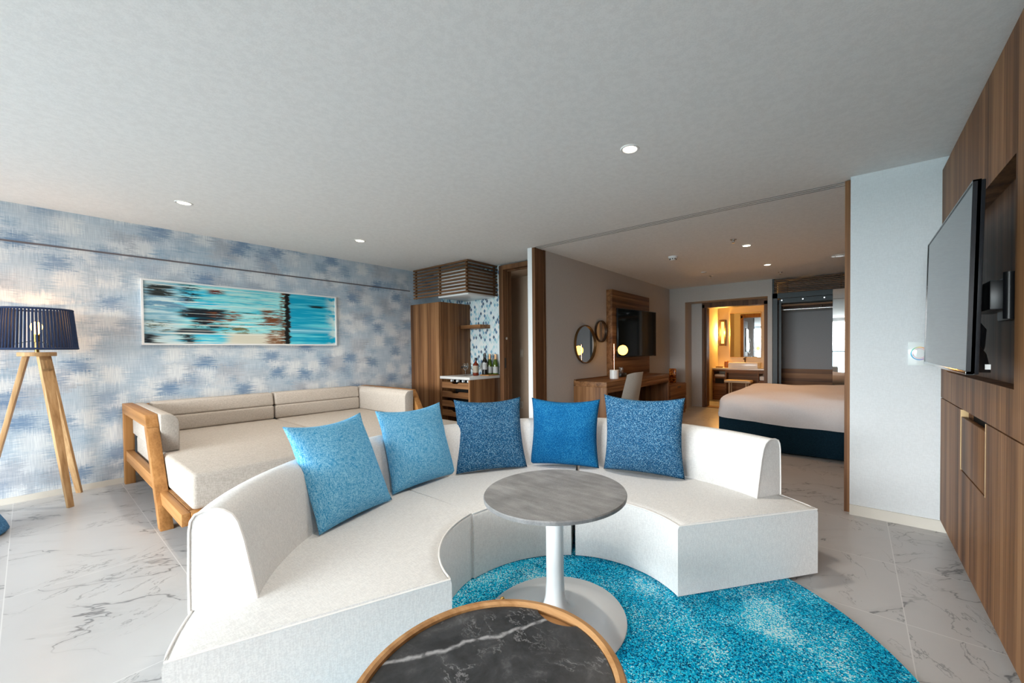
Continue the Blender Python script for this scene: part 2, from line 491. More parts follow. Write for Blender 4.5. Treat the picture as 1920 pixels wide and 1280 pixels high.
M['glow_lens'] = glow('downlight_lens', (1.0, 0.86, 0.62), 9.0)
M['glow_globe'] = glow('opal_globe', (1.0, 0.46, 0.075), 6.0)
M['glow_bulb'] = glow('filament_bulb', (1.0, 0.50, 0.12), 9.0)
M['glow_sconce'] = glow('amber_sconce_tube', (1.0, 0.50, 0.10), 3.2)
M['glow_led'] = glow('white_led_dot', (0.85, 0.95, 1.0), 3.0)

# ------------------------------------------------------------------ mesh helpers
ORG = {}

class MB:
    def __init__(s):
        s.bm = bmesh.new()
    def box(s, x0, x1, y0, y1, z0, z1, b=0.0, seg=2):
        vs = [s.bm.verts.new((x, y, z)) for x in (x0, x1) for y in (y0, y1) for z in (z0, z1)]
        fs = [(0, 1, 3, 2), (4, 6, 7, 5), (0, 4, 5, 1), (2, 3, 7, 6), (0, 2, 6, 4), (1, 5, 7, 3)]
        faces = [s.bm.faces.new([vs[i] for i in f]) for f in fs]
        if b > 0:
            es = list({e for f in faces for e in f.edges})
            bmesh.ops.bevel(s.bm, geom=es, offset=b, segments=seg, profile=0.5, affect='EDGES')
        return s
    def hexa(s, bot, top, b=0.0, seg=2):
        vb = [s.bm.verts.new(p) for p in bot]
        vt = [s.bm.verts.new(p) for p in top]
        n = len(vb)
        fs = [s.bm.faces.new(vb[::-1]), s.bm.faces.new(vt)]
        for i in range(n):
            j = (i + 1) % n
            fs.append(s.bm.faces.new([vb[i], vb[j], vt[j], vt[i]]))
        if b > 0:
            es = list({e for f in fs for e in f.edges})
            bmesh.ops.bevel(s.bm, geom=es, offset=b, segments=seg, profile=0.5, affect='EDGES')
        return s
    def prism(s, poly, axis, a, c, b=0.0, seg=2):
        f = {'x': lambda p, q: (q, p[0], p[1]), 'y': lambda p, q: (p[0], q, p[1]), 'z': lambda p, q: (p[0], p[1], q)}[axis]
        return s.hexa([f(p, a) for p in poly], [f(p, c) for p in poly], b, seg)
    def rings(s, rings, cap=True, closed=False, wrap=True):
        vr = [[s.bm.verts.new(p) for p in r] for r in rings]
        m = len(vr[0])
        n = len(vr)
        for i in range(n if closed else n - 1):
            A, B = vr[i], vr[(i + 1) % n]
            for j in range(m if wrap else m - 1):
                k = (j + 1) % m
                s.bm.faces.new([A[j], A[k], B[k], B[j]])
        if cap and not closed:
            s.bm.faces.new(vr[0][::-1])
            s.bm.faces.new(vr[-1])
        return s
    def lathe(s, prof, c, n=32, cap=True):
        rr = [[(c[0] + r * cos(2 * pi * k / n), c[1] + r * sin(2 * pi * k / n), c[2] + z) for k in range(n)] for r, z in prof]
        return s.rings(rr, cap)
    def lathe_axis(s, prof, c, axis, n=24, cap=True):
        ax = Vector(axis).normalized()
        up = Vector((0, 0, 1)) if abs(ax.z) < 0.9 else Vector((1, 0, 0))
        e1 = ax.cross(up).normalized()
        e2 = ax.cross(e1)
        c = Vector(c)
        rr = [[c + ax * z + e1 * (r * cos(2 * pi * k / n)) + e2 * (r * sin(2 * pi * k / n)) for k in range(n)] for r, z in prof]
        return s.rings(rr, cap)
    def tube(s, pts, r, n=8, closed=False):
        pts = [Vector(p) for p in pts]
        rr = []
        N = len(pts)
        prev = None
        for i, p in enumerate(pts):
            if closed:
                d = pts[(i + 1) % N] - pts[i - 1]
            else:
                d = pts[min(i + 1, N - 1)] - pts[max(i - 1, 0)]
            d.normalize()
            if prev is None:
                up = Vector((0, 0, 1)) if abs(d.z) < 0.9 else Vector((1, 0, 0))
                e1 = d.cross(up).normalized()
            else:
                e1 = (prev - d * prev.dot(d)).normalized()
            prev = e1
            e2 = d.cross(e1)
            rad = r[i] if isinstance(r, (list, tuple)) else r
            rr.append([p + e1 * (rad * cos(2 * pi * k / n)) + e2 * (rad * sin(2 * pi * k / n)) for k in range(n)])
        return s.rings(rr, True, closed)
    def sphere(s, c, r, n=24, m=14):
        prof = [(max(1e-4, r * sin(pi * i / m)), -r * cos(pi * i / m)) for i in range(m + 1)]
        return s.lathe(prof, c, n)
    def build(s, name, mat, parent=None, loc=None, local=False, angle=35, smooth=True, doubles=0.0):
        bm = s.bm
        if doubles:
            bmesh.ops.remove_doubles(bm, verts=bm.verts, dist=doubles)
        bmesh.ops.recalc_face_normals(bm, faces=bm.faces)
        if parent is not None:
            org = ORG[parent.name]
        elif loc is not None:
            org = Vector(loc)
        else:
            xs = [v.co for v in bm.verts]
            org = Vector((sum(v.x for v in xs) / len(xs), sum(v.y for v in xs) / len(xs), min(v.z for v in xs)))
        if not local:
            for v in bm.verts:
                v.co -= org
        me = bpy.data.meshes.new(name)
        bm.to_mesh(me)
        bm.free()
        me.materials.append(mat)
        if smooth:
            for p in me.polygons:
                p.use_smooth = True
            me.set_sharp_from_angle(angle=radians(angle))
        o = bpy.data.objects.new(name, me)
        COL.objects.link(o)
        ORG[o.name] = org.copy()
        if parent is not None:
            o.parent = parent
        else:
            o.location = org
        return o

def root(name, label, cat, loc, group=None):
    o = bpy.data.objects.new(name, None)
    o.empty_display_size = 0.05
    o.location = loc
    COL.objects.link(o)
    ORG[o.name] = Vector(loc)
    tag(o, label, cat, group)
    return o

def tag(o, label, cat, group=None):
    o['label'] = label
    o['category'] = cat
    if group:
        o['group'] = group
    return o

def struct(mb, name, mat, loc=(0, 0, 0), **k):
    o = mb.build(name, mat, None, loc, **k)
    o['kind'] = 'structure'
    return o

def copy_thing(src, loc, label, rotz=None):
    c = src.copy()
    COL.objects.link(c)
    c.location = loc
    if rotz is not None:
        c.rotation_euler.z = rotz
    c['label'] = label
    for ch in list(src.children):
        d = ch.copy()
        COL.objects.link(d)
        d.parent = c
        for g in list(ch.children):
            e = g.copy()
            COL.objects.link(e)
            e.parent = d
    return c

# ================================================================== THE SETTING
struct(MB().box(XL - 0.15, 2.45, WY - 0.05, 10.6, -0.08, 0.0), 'floor', M['floor'], smooth=False)
struct(MB().box(XL - 0.15, 2.45, WY - 0.1, 10.6, HC, HC + 0.1), 'ceiling', M['ceiling'], smooth=False)
struct(MB().box(XL - 0.15, XL, WY - 0.05, 4.35, 0, HC), 'wall_left', M['wallpaper'], smooth=False)
struct(MB().box(XL, -4.215, 4.22, 4.35, 0, HC), 'wall_mosaic', M['mosaic'], smooth=False)
# corridor behind the door opening
struct(MB().box(-4.9, -3.26, 4.74, 4.84, 0, HC), 'wall_corridor', M['corridor_wall'], smooth=False)
struct(MB().box(-4.95, -4.85, 4.35, 4.84, 0, HC), 'wall_corridor_end', M['corridor_wall'], smooth=False)
struct(MB().box(-5.0, -3.26, 4.35, 4.74, 2.42, HC - 0.002), 'trim_1', M['corridor_wall'], smooth=False)
# partition between living room and bedroom: white end and long bedroom side
struct(MB().box(-3.26, XD, 3.957, YB + 0.05, 0, HC), 'wall_bedroom_left', M['grey_wall'], smooth=False)
struct(MB().box(-3.262, -3.192, 3.742, 3.957, 0, HC), 'trim_2', M['white_paint'], smooth=False)
# right panel wall facing the camera and the bedroom behind it
struct(MB().box(-0.021, 2.45, YP, 3.80, 0, HC), 'wall_panel', M['white_wall'], smooth=False)
struct(MB().box(2.35, 2.45, 3.80, 8.95, 0, HC), 'wall_bedroom_right', M['grey_wall'], smooth=False)
# bedroom back wall: pier, header over the bathroom recess, pier beside the closet
struct(MB().box(XD, -2.815, YB, 8.75, 0, HC), 'wall_back', M['grey_wall'], smooth=False)
struct(MB().box(-2.815, -1.20, YB - 0.01, 8.75, 2.205, HC), 'wall_back_header', M['grey_wall'], smooth=False)
struct(MB().box(-1.275, -1.20, YB - 0.01, 8.9, 0, 2.205), 'wall_back_pier', M['grey_wall'], smooth=False)
struct(MB().box(-2.815, -2.585, 8.60, 8.75, 0, 2.205), 'wall_recess', M['grey_wall'], smooth=False)
struct(MB().box(-1.20, 2.45, 8.90, 9.0, 0, HC), 'wall_closet', M['grey_wall'], smooth=False)
# bathroom
struct(MB().box(-2.86, -2.76, 8.75, 10.6, 0, HC), 'wall_bathroom_left', M['bath_wall'], smooth=False)
struct(MB().box(-2.86, -0.8, 10.5, 10.6, 0, HC), 'wall_bathroom_back', M['bath_wall'], smooth=False)
struct(MB().box(-0.9, -0.8, 9.0, 10.5, 0, HC), 'wall_bathroom_right', M['bath_wall'], smooth=False)
# window side behind the camera
struct(MB().box(XL, 2.45, WY - 0.1, WY + 0.04, 2.36, HC), 'wall_window_header', M['white_wall'], smooth=False)
struct(MB().box(0.62, 2.45, WY - 0.1, 3.664, 0, HC), 'wall_side_core', M['white_wall'], smooth=False)
for i, x in enumerate((-5.58, -4.05, -2.5, -0.95, 0.44)):
    struct(MB().box(x - 0.03, x + 0.03, WY - 0.06, WY + 0.02, 0, 2.36), 'window_%d' % (i + 1), M['dark_metal'], smooth=False)
struct(MB().box(-7, 2.6, WY - 2.0, WY - 0.05, -0.16, -0.06), 'balcony_floor', M['sea_deck'], smooth=False)
struct(MB().box(-7, 2.6, WY - 2.0, WY - 0.1, 2.44, 2.56), 'added_light_blocking_slab', M['white_paint'], smooth=False)  # unseen overhang, added to cut the steep sky light near the window
mb = MB().box(-7, 2.6, WY - 1.92, WY - 1.86, 1.02, 1.08)
for k in range(9):
    x = -6.9 + k * 1.17
    mb.box(x - 0.02, x + 0.02, WY - 1.91, WY - 1.87, -0.06, 1.03)
o = mb.build('balcony_railing', M['dark_metal'], None)
tag(o, 'dark metal railing along the balcony outside the window', 'railing')

# trims
mb = MB().box(XL, XL + 0.006, WY + 0.04, 3.63, 2.182, 2.196)
struct(mb, 'trim_3', M['rail_dark'], smooth=False)
struct(MB().box(XL, XL + 0.012, WY + 0.04, 3.62, 0, 0.052), 'baseboard_left', M['baseboard'], smooth=False)
struct(MB().box(-0.021, 0.52, YP - 0.012, YP, 0, 0.075), 'baseboard_panel', M['baseboard'], smooth=False)
struct(MB().box(XD, XD + 0.012, 3.98, YB, 0, 0.06), 'baseboard_bedroom', M['baseboard'], smooth=False)
# sliding door track in the ceiling
mb = MB()
for y in (3.745, 3.785, 3.825):
    mb.box(-3.14, 2.3, y, y + 0.005, HC - 0.003, HC + 0.001)
struct(mb, 'trim_4', plain('grey_track', (0.16, 0.165, 0.165, 1), 0.5), smooth=False)
# sliding door wood posts
mb = MB().box(-3.191, XD + 0.004, 3.742, 3.785, 0, HC - 0.003).box(-3.191, XD - 0.006, 3.785, 3.92, 0, HC - 0.003).box(-3.191, XD + 0.004, 3.92, 3.957, 0, HC - 0.003)
struct(mb, 'door_1', M['walnut_dark_z'], smooth=False)
struct(MB().box(-0.055, -0.021, 3.70, 3.79, 0, HC - 0.01), 'door_2', M['walnut'], smooth=False)
# corridor door frame
mb = MB().box(-4.215, -4.13, 4.185, 4.36, 0, 2.49).box(-4.13, -3.26, 4.185, 4.36, 2.425, 2.49)
mb.box(-4.13, -4.118, 4.265, 4.295, 0, 2.425).box(-4.13, -3.26, 4.265, 4.295, 2.41, 2.425)
df = struct(mb, 'door_3', M['walnut_dark_z'], smooth=False)
MB().lathe_axis([(0.022, 0), (0.022, 0.012), (0.012, 0.02)], (-4.13, 4.24, 1.42), (1, 0, 0), 16).build('door_knob', M['chrome'], df)
MB().box(-4.132, -4.128, 4.205, 4.235, 0.98, 1.13).build('latch_plate', M['black'], df)
struct(MB().box(-3.28, -3.24, 4.20, 4.35, 0, HC), 'trim_5', M['grey_wall'], smooth=False)
# bathroom door frame
mb = MB().box(-2.585, -2.53, 8.57, 8.78, 0, 2.165).box(-1.40, -1.275, 8.57, 8.78, 0, 2.165).box(-2.585, -1.275, 8.57, 8.78, 2.10, 2.205).box(-2.53, -2.50, 8.62, 8.80, 0, 2.10)
struct(mb, 'door_4', M['walnut_dark_z'], smooth=False)
struct(MB().box(-2.53, -1.40, 8.57, 8.80, 0.0, 0.012), 'trim_6', M['walnut_x'], smooth=False)

# ================================================================== CEILING FITTINGS
def downlight(x, y, label, power, col=(1.0, 0.88, 0.74), grp='recessed ceiling downlights'):
    r = root('ceiling_downlight', label, 'ceiling light', (x, y, HC), grp)
    MB().lathe([(0.040, -0.001), (0.046, -0.006), (0.056, -0.006), (0.060, -0.0005)], (x, y, HC), 36, cap=False).build('trim_ring', M['gloss_white'], r)
    MB().lathe([(0.0005, -0.003), (0.043, -0.003), (0.043, -0.0005), (0.0005, -0.0005)], (x, y, HC), 32, cap=False).build('lens', M['glow_lens'], r)
    l = lamp('downlight_beam', 'SPOT', (x, y, HC - 0.02), power, col, r, 0.04, 140, 1.0)
    return r
downlight(-4.527, 0.808, 'lit downlight in the ceiling left of the room, above the daybed near the floor lamp', 60)
downlight(-4.524, 2.289, 'lit downlight in the ceiling between the painting and the slatted cover', 60)
downlight(-1.134, 2.289, 'largest lit downlight in the ceiling, above the white curved sofa', 54)
downlight(-1.134, 0.808, 'unseen downlight added in the ceiling straight above the black marble coffee table', 50)  # out of view; continues the grid, added to brighten the sofa tops
downlight(-1.058, 5.303, 'lit bedroom downlight nearer the sliding door track, beside a sprinkler', 38, (1.0, 0.56, 0.28))
downlight(-1.051, 6.722, 'lit bedroom downlight farther from the track, towards the closet', 38, (1.0, 0.56, 0.28))
# unlit: air grille, detector, sprinklers
r = root('ceiling_vent', 'pale round air vent in the bedroom ceiling, half hidden by the wooden post', 'vent', (-0.16, 6.68, HC))
MB().lathe([(0.001, -0.012), (0.045, -0.012), (0.05, -0.004), (0.09, -0.008), (0.10, -0.0005)], (-0.16, 6.68, HC), 32, cap=False).build('vent_disc', M['gloss_white'], r)
r = root('smoke_detector', 'white domed smoke detector on the bedroom ceiling', 'smoke detector', (-1.989, 5.311, HC))
MB().lathe([(0.001, -0.052), (0.03, -0.05), (0.045, -0.03), (0.06, -0.022), (0.066, -0.0005)], (-1.989, 5.311, HC), 32, cap=False).build('housing', M['gloss_white'], r)
mb = MB()
for k in range(8):
    a = k * pi / 4 + 0.2
    mb.box(-1.989 + 0.042 * cos(a) - 0.006, -1.989 + 0.042 * cos(a) + 0.006, 5.311 + 0.042 * sin(a) - 0.006, 5.311 + 0.042 * sin(a) + 0.006, HC - 0.042, HC - 0.028)
mb.build('sensor_slots', M['black'], r)
def sprinkler(x, y, label):
    r = root('fire_sprinkler', label, 'sprinkler', (x, y, HC), 'bedroom fire sprinklers')
    MB().lathe([(0.012, -0.02), (0.02, -0.008), (0.036, -0.004), (0.038, -0.0005)], (x, y, HC), 20, cap=False).build('rosette', M['chrome'], r)
    MB().lathe([(0.004, -0.035), (0.006, -0.012), (0.016, -0.038), (0.016, -0.041), (0.001, -0.041)], (x, y, HC), 16, cap=False).build('deflector', M['chrome'], r)
sprinkler(-1.124, 4.919, 'small chrome sprinkler head in the ceiling beside the nearer bedroom downlight')
sprinkler(-1.995, 7.13, 'small chrome sprinkler head in the ceiling just behind the flat white disc')
sprinkler(-0.984, 7.521, 'small chrome sprinkler head in the ceiling above the closet slats')
r = root('ceiling_disc', 'small flat white disc on the bedroom ceiling in front of a sprinkler', 'ceiling disc', (-1.988, 6.708, HC))
MB().lathe([(0.001, -0.014), (0.04, -0.012), (0.048, -0.0005)], (-1.988, 6.708, HC), 24, cap=False).build('cover', M['gloss_white'], r)

# ================================================================== RIGHT WOOD WALL WITH NICHE
XW = 0.47
NY0, NY1, NZ0, NZ1 = 2.15, 3.45, 1.09, 1.948
mb = MB()
mb.box(XW, 0.60, WY + 0.03, NY0, 0.912, 2.42).box(XW, 0.60, NY1, YP - 0.013, 0.912, 2.42)
mb.box(XW, 0.60, NY0, NY1, NZ1, 2.42).box(XW, 0.60, NY0, NY1, 0.912, NZ0)
mb.box(0.505, 0.60, WY + 0.03, YP - 0.013, 2.42, HC)
wr_ = struct(mb, 'wall_right', M['walnut'], smooth=False)
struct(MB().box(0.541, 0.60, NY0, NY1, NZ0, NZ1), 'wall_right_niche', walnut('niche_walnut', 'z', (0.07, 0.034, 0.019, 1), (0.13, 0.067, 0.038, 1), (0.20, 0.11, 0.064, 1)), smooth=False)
r = root('wall_cabinet', 'long low walnut cabinet front under the TV niche, with a small pull-down hatch', 'cabinet', (0.535, 1.5, 0))
HY0, HY1, HZ0, HZ1 = 2.524, 3.035, 0.578, 0.903
mb = MB()
mb.box(XW, 0.60, WY + 0.03, HY0, 0.085, 0.906).box(XW, 0.60, HY1, YP - 0.013, 0.085, 0.906)
mb.box(XW, 0.60, HY0, HY1, 0.085, HZ0)
mb.build('body', M['walnut'], r, smooth=False)
MB().box(0.53, 0.60, WY + 0.03, YP - 0.013, 0.0, 0.085).build('plinth', M['walnut_dark_y'], r, smooth=False)
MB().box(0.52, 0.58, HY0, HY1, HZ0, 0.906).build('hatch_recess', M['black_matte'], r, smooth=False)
h = MB().box(XW + 0.001, 0.495, HY0 + 0.012, HY1 - 0.006, HZ0 + 0.006, 0.868, 0.002).build('hatch_door', M['walnut'], r)
for a_, b_ in ((HY0, HY0 + 0.008), (HY1 - 0.004, HY1)):
    MB().box(XW - 0.001, 0.50, a_, b_, HZ0, 0.905).build('brass_edge', M['pale_brass'], r, smooth=False)

# living-room television on its swing arm
r = root('television', 'large wall-mounted flat TV swung out from the walnut niche, reflecting the white wall', 'television', (0.36, 2.66, 1.14))
TY0, TY1, TZ0, TZ1 = 2.085, 3.25, 1.143, 1.86
def tvx(y, z):   # slight tilt: the top leans into the room
    return 0.345 + (y - TY0) * 0.006 + (z - 1.5) * 0.020
def tvbox(mb, y0, y1, z0, z1, d0, d1, b=0.0):
    P = lambda y, z, d: (tvx(y, z) + d, y, z)
    mb.hexa([P(y0, z0, d0), P(y0, z0, d1), P(y1, z0, d1), P(y1, z0, d0)], [P(y0, z1, d0), P(y0, z1, d1), P(y1, z1, d1), P(y1, z1, d0)], b)
mb = MB(); tvbox(mb, TY0 + 0.007, TY1 - 0.006, TZ0 + 0.016, TZ1 - 0.006, 0.0, 0.006); mb.build('screen', M['screen'], r, smooth=False)
mb = MB()
tvbox(mb, TY0, TY0 + 0.007, TZ0, TZ1, -0.003, 0.02); tvbox(mb, TY1 - 0.006, TY1, TZ0, TZ1, -0.003, 0.02)
tvbox(mb, TY0, TY1, TZ1 - 0.006, TZ1, -0.003, 0.02)
mb.build('bezel', M['black_gloss'], r, smooth=False)
mb = MB(); tvbox(mb, TY0, TY1, TZ0, TZ0 + 0.016, -0.004, 0.02, 0.003); mb.build('bottom_trim', M['chrome'], r)
mb = MB(); tvbox(mb, TY0, TY1, TZ0 + 0.002, TZ1 - 0.002, 0.006, 0.032, 0.004); mb.build('back_shell', M['black_gloss'], r)
mb = MB()
P = lambda y, z, d: (tvx(y, z) + d, y, z)
mb.hexa([P(2.13, 1.15, 0.03), P(2.15, 1.15, 0.075), P(3.1, 1.15, 0.075), P(3.15, 1.15, 0.03)], [P(2.13, 1.27, 0.03), P(2.2, 1.22, 0.07), P(3.1, 1.22, 0.07), P(3.15, 1.27, 0.03)], 0.004)
mb.build('speaker_box', M['black'], r)
MB().box(0.392, 0.407, 2.126, 2.128, 1.163, 1.182).build('rating_sticker', M['label_white'], r)
mb = MB()
mb.box(0.405, 0.425, 2.52, 2.80, 1.30, 1.66, 0.004).box(0.425, 0.52, 2.60, 2.72, 1.42, 1.53, 0.006).box(0.515, 0.54, 2.36, 2.60, 1.36, 1.545, 0.006)
mb.lathe([(0.018, 0), (0.018, 0.19)], (0.505, 2.38, 1.36), 16).lathe([(0.018, 0), (0.018, 0.15)], (0.44, 2.68, 1.40), 16)
mb.box(0.45, 0.53, 2.38, 2.72, 1.40, 1.52, 0.004)
mb.build('swing_arm', M['black'], r)
mb = MB().tube([(0.42, 2.50, 1.38), (0.45, 2.47, 1.32), (0.44, 2.44, 1.25), (0.42, 2.38, 1.21), (0.405, 2.3, 1.2)], 0.010, 8)
mb.build('cable', M['black'], r)

# touch control plate on the white panel wall
r = root('control_plate', 'square glassy white control plate with a coloured dial ring beside the TV', 'control panel', (0.362, YP, 1.12))
MB().box(0.305, 0.425, YP - 0.010, YP, 1.120, 1.281, 0.002).build('plate', plain('white_back_painted_glass', (0.74, 0.80, 0.80, 1), 0.06, var=0.02), r)
t = NT('colour_dial', 0.15)
X, Y, Z = t.sep(t.obj())
ang = t.math('ADD', t.math('DIVIDE', t.math('ARCTAN2', t.math('SUBTRACT', Z, 0.083), t.math('SUBTRACT', X, 0.0)), 2 * pi), 0.5)
t.color(t.ramp(ang, [(0.0, srgb(90, 190, 225)), (0.25, srgb(110, 160, 215)), (0.4, srgb(225, 110, 150)), (0.6, srgb(235, 120, 120)), (0.75, srgb(240, 205, 120)), (0.88, srgb(130, 215, 190)), (1.0, srgb(90, 190, 225))]))
def ringplate(mb, c, r0, r1, y0, y1, n=40):
    rr = []
    for k in range(n):
        a = 2 * pi * k / n
        rr.append([(c[0] + q * cos(a), y, c[1] + q * sin(a)) for q, y in ((r0, y0), (r1, y0), (r1, y1), (r0, y1))])
    mb.rings(rr, False, True)
    return mb
ringplate(MB(), (0.362, 1.203), 0.040, 0.046, YP - 0.013, YP - 0.009).build('dial_ring', t.m, r)
ringplate(MB(), (0.362, 1.203), 0.032, 0.0345, YP - 0.013, YP - 0.009).build('inner_ring', plain('rose_ring', srgb(222, 150, 160), 0.2), r)

# ================================================================== FLOOR LAMP
LX, LY = -5.31, 0.045
r = root('floor_lamp', 'tripod floor lamp with three pale ash legs and a navy corded drum shade', 'floor lamp', (LX, LY, 0))
def lampleg(fx, fy):
    d = Vector((fx - LX, fy - LY, 0)); d.normalize()
    t_ = Vector((-d.y, d.x, 0))
    topc = Vector((LX, LY, 1.232)) + d * 0.055
    botc = Vector((fx, fy, 0.0))
    rr = []
    for p, w, th in ((botc, 0.019, 0.011), (topc, 0.036, 0.014)):
        rr.append([p + t_ * (w * a) + d * (th * b) for a, b in ((-1, -1), (1, -1), (1, 1), (-1, 1))])
    MB().hexa(rr[0], rr[1], 0.003).build('leg', M['ash'], r)
lampleg(-5.095, 0.185)
lampleg(-5.56, 0.255)
lampleg(-5.36, -0.24)
MB().lathe([(0.001, 1.228), (0.098, 1.228), (0.10, 1.232), (0.10, 1.256), (0.097, 1.26), (0.001, 1.26)], (LX, LY, 0), 40, cap=False).build('top_disc', M['ash'], r)
MB().lathe([(0.012, 1.258), (0.012, 1.34), (0.022, 1.345), (0.022, 1.40), (0.014, 1.405)], (LX, LY, 0), 20).build('stem', M['brass'], r)
SB, ST, ZB, ZT = 0.212, 0.188, 1.288, 1.605
mb = MB()
NC = 66
for k in range(NC):
    a = 2 * pi * k / NC
    ca, sa = cos(a), sin(a)
    mb.tube([(LX + SB * ca, LY + SB * sa, ZB), (LX + (SB * 0.5 + ST * 0.5) * ca, LY + (SB * 0.5 + ST * 0.5) * sa, (ZB + ZT) / 2), (LX + ST * ca, LY + ST * sa, ZT)], 0.0056, 6)
for R, z in ((SB, ZB), (ST, ZT)):
    mb.tube([(LX + R * cos(2 * pi * k / 60), LY + R * sin(2 * pi * k / 60), z) for k in range(60)], 0.008, 8, True)
shade = mb.build('lamp_shade', M['navy_cord'], r)
mb = MB()
for k in range(3):
    a = 2 * pi * k / 3 + 0.5
    mb.tube([(LX, LY, 1.36), (LX + SB * cos(a), LY + SB * sin(a), ZB + 0.004)], 0.003, 6)
mb.build('shade_spokes', M['black'], shade)
MB().lathe([(0.012, 0), (0.016, 0.012), (0.030, 0.045), (0.033, 0.065), (0.026, 0.088), (0.010, 0.10), (0.001, 0.102)], (LX, LY, 1.405), 20).build('light_bulb', M['glow_bulb'], r)
lamp('bulb_light', 'POINT', (LX, LY, 1.532), 6.5, (1.0, 0.50, 0.18), r, 0.02)

# ================================================================== PAINTING
PY0, PY1, PZ0, PZ1 = 0.672, 2.50, 1.326, 1.980
r = root('framed_painting', 'long abstract turquoise, black and rust painting in a thin white frame on the blue wall', 'painting', (XL, (PY0 + PY1) / 2, PZ0))
mb = MB()
fw = 0.016
mb.box(XL, XL + 0.032, PY0, PY1, PZ0, PZ0 + fw).box(XL, XL + 0.032, PY0, PY1, PZ1 - fw, PZ1)
mb.box(XL, XL + 0.032, PY0, PY0 + fw, PZ0 + fw, PZ1 - fw).box(XL, XL + 0.032, PY1 - fw, PY1, PZ0 + fw, PZ1 - fw)
mb.build('frame', M['white_paint'], r, smooth=False)
t = NT('abstract_canvas', 0.6, 0.2)
X, Y, Z = t.sep(t.obj())
u = t.math('DIVIDE', t.math('ADD', Y, (PY1 - PY0) / 2), PY1 - PY0)
v = t.math('DIVIDE', Z, PZ1 - PZ0)
def st(su, sv, ou=0.0, d=3, r_=0.6):
    return t.noise(t.comb(t.math('MULTIPLY_ADD', u, su, ou), t.math('MULTIPLY_ADD', v, sv, ou * 1.7), ou), 1.0, d, r_)
def band(val, lo, hi, s_=0.03):
    return t.math('MULTIPLY', t.step(val, lo - s_, lo + s_), t.step(val, hi - s_, hi + s_, 1.0, 0.0))
fine = st(5, 60, 1.0, 3)
wob = t.math('MULTIPLY', t.math('SUBTRACT', st(3, 46, 9.0, 3), 0.5), 0.19)
uw = t.math('ADD', u, wob)
turq = t.mix(t.step(st(5, 18, 2.0, 5), 0.32, 0.62), srgb(34, 184, 208), srgb(160, 224, 224))
left = t.mix(t.step(st(5, 14, 3.0, 5), 0.35, 0.62), srgb(104, 158, 180), srgb(186, 210, 216))
c = t.mix(t.step(uw, 0.10, 0.24), left, turq)
c = t.mix(t.math('MULTIPLY', t.step(st(6, 24, 4.0, 5), 0.52, 0.66), 0.55), c, srgb(214, 222, 208))
c = t.mix(t.math('MULTIPLY', band(uw, 0.16, 0.36, 0.05), t.step(st(2.5, 12, 5.0), 0.48, 0.6)), c, srgb(20, 178, 214))
# pale lower middle
c = t.mix(t.math('MULTIPLY', band(uw, 0.36, 0.665, 0.03), t.step(v, 0.24, 0.18)), c, srgb(206, 204, 188))
def blk(u0, u1, v0, v1, col, thr, su=4, sv=26, o=6.0, soft=0.02):
    su = su * 2.6
    m = t.math('MULTIPLY', band(uw, u0, u1, soft), band(v, v0, v1, 0.02))
    m = t.math('MULTIPLY', m, t.step(st(su, sv, o, 6, 0.68), thr, thr + 0.07))
    global c
    c = t.mix(m, c, col)
INK = srgb(24, 32, 40)
blk(0.02, 0.12, 0.75, 0.93, srgb(40, 46, 46), 0.36, o=6.1)
blk(0.155, 0.235, 0.70, 0.97, INK, 0.46, 4, 30, 6.3)
blk(0.15, 0.36, 0.44, 0.60, INK, 0.36, 4, 24, 6.4)
blk(0.21, 0.34, 0.28, 0.45, INK, 0.38, 4, 26, 6.5)
blk(0.14, 0.31, 0.19, 0.27, srgb(40, 50, 60), 0.30, 4, 24, 6.6)
blk(0.00, 0.06, 0.02, 0.17, INK, 0.34, 4, 24, 6.7)
blk(0.16, 0.22, 0.02, 0.18, INK, 0.42, 4, 30, 6.8)
blk(0.0, 0.11, 0.20, 0.38, srgb(84, 98, 86), 0.48, 4, 20, 6.9)
RUST = srgb(112, 66, 40)
blk(0.28, 0.345, 0.85, 0.93, srgb(104, 42, 26), 0.36, 4, 26, 7.1, 0.02)
blk(0.29, 0.42, 0.38, 0.58, RUST, 0.46, 4, 40, 7.2)
blk(0.54, 0.665, 0.34, 0.66, RUST, 0.44, 4, 44, 7.3)
blk(0.575, 0.67, 0.02, 0.28, srgb(128, 92, 66), 0.40, 4, 44, 7.4, 0.01)
blk(0.34, 0.50, 0.20, 0.36, srgb(110, 108, 76), 0.47, 5, 30, 7.5)
blk(0.40, 0.66, 0.40, 0.62, srgb(70, 96, 88), 0.56, 3, 50, 7.6)
blk(0.0, 0.20, 0.55, 0.75, srgb(96, 140, 166), 0.45, 4, 18, 7.7)
# white streaks
c = t.mix(t.math('MULTIPLY', t.math('MULTIPLY', band(u, 0.05, 0.66, 0.03), t.step(st(1.4, 48, 8.0, 1), 0.60, 0.66)), 0.85), c, srgb(226, 228, 220))
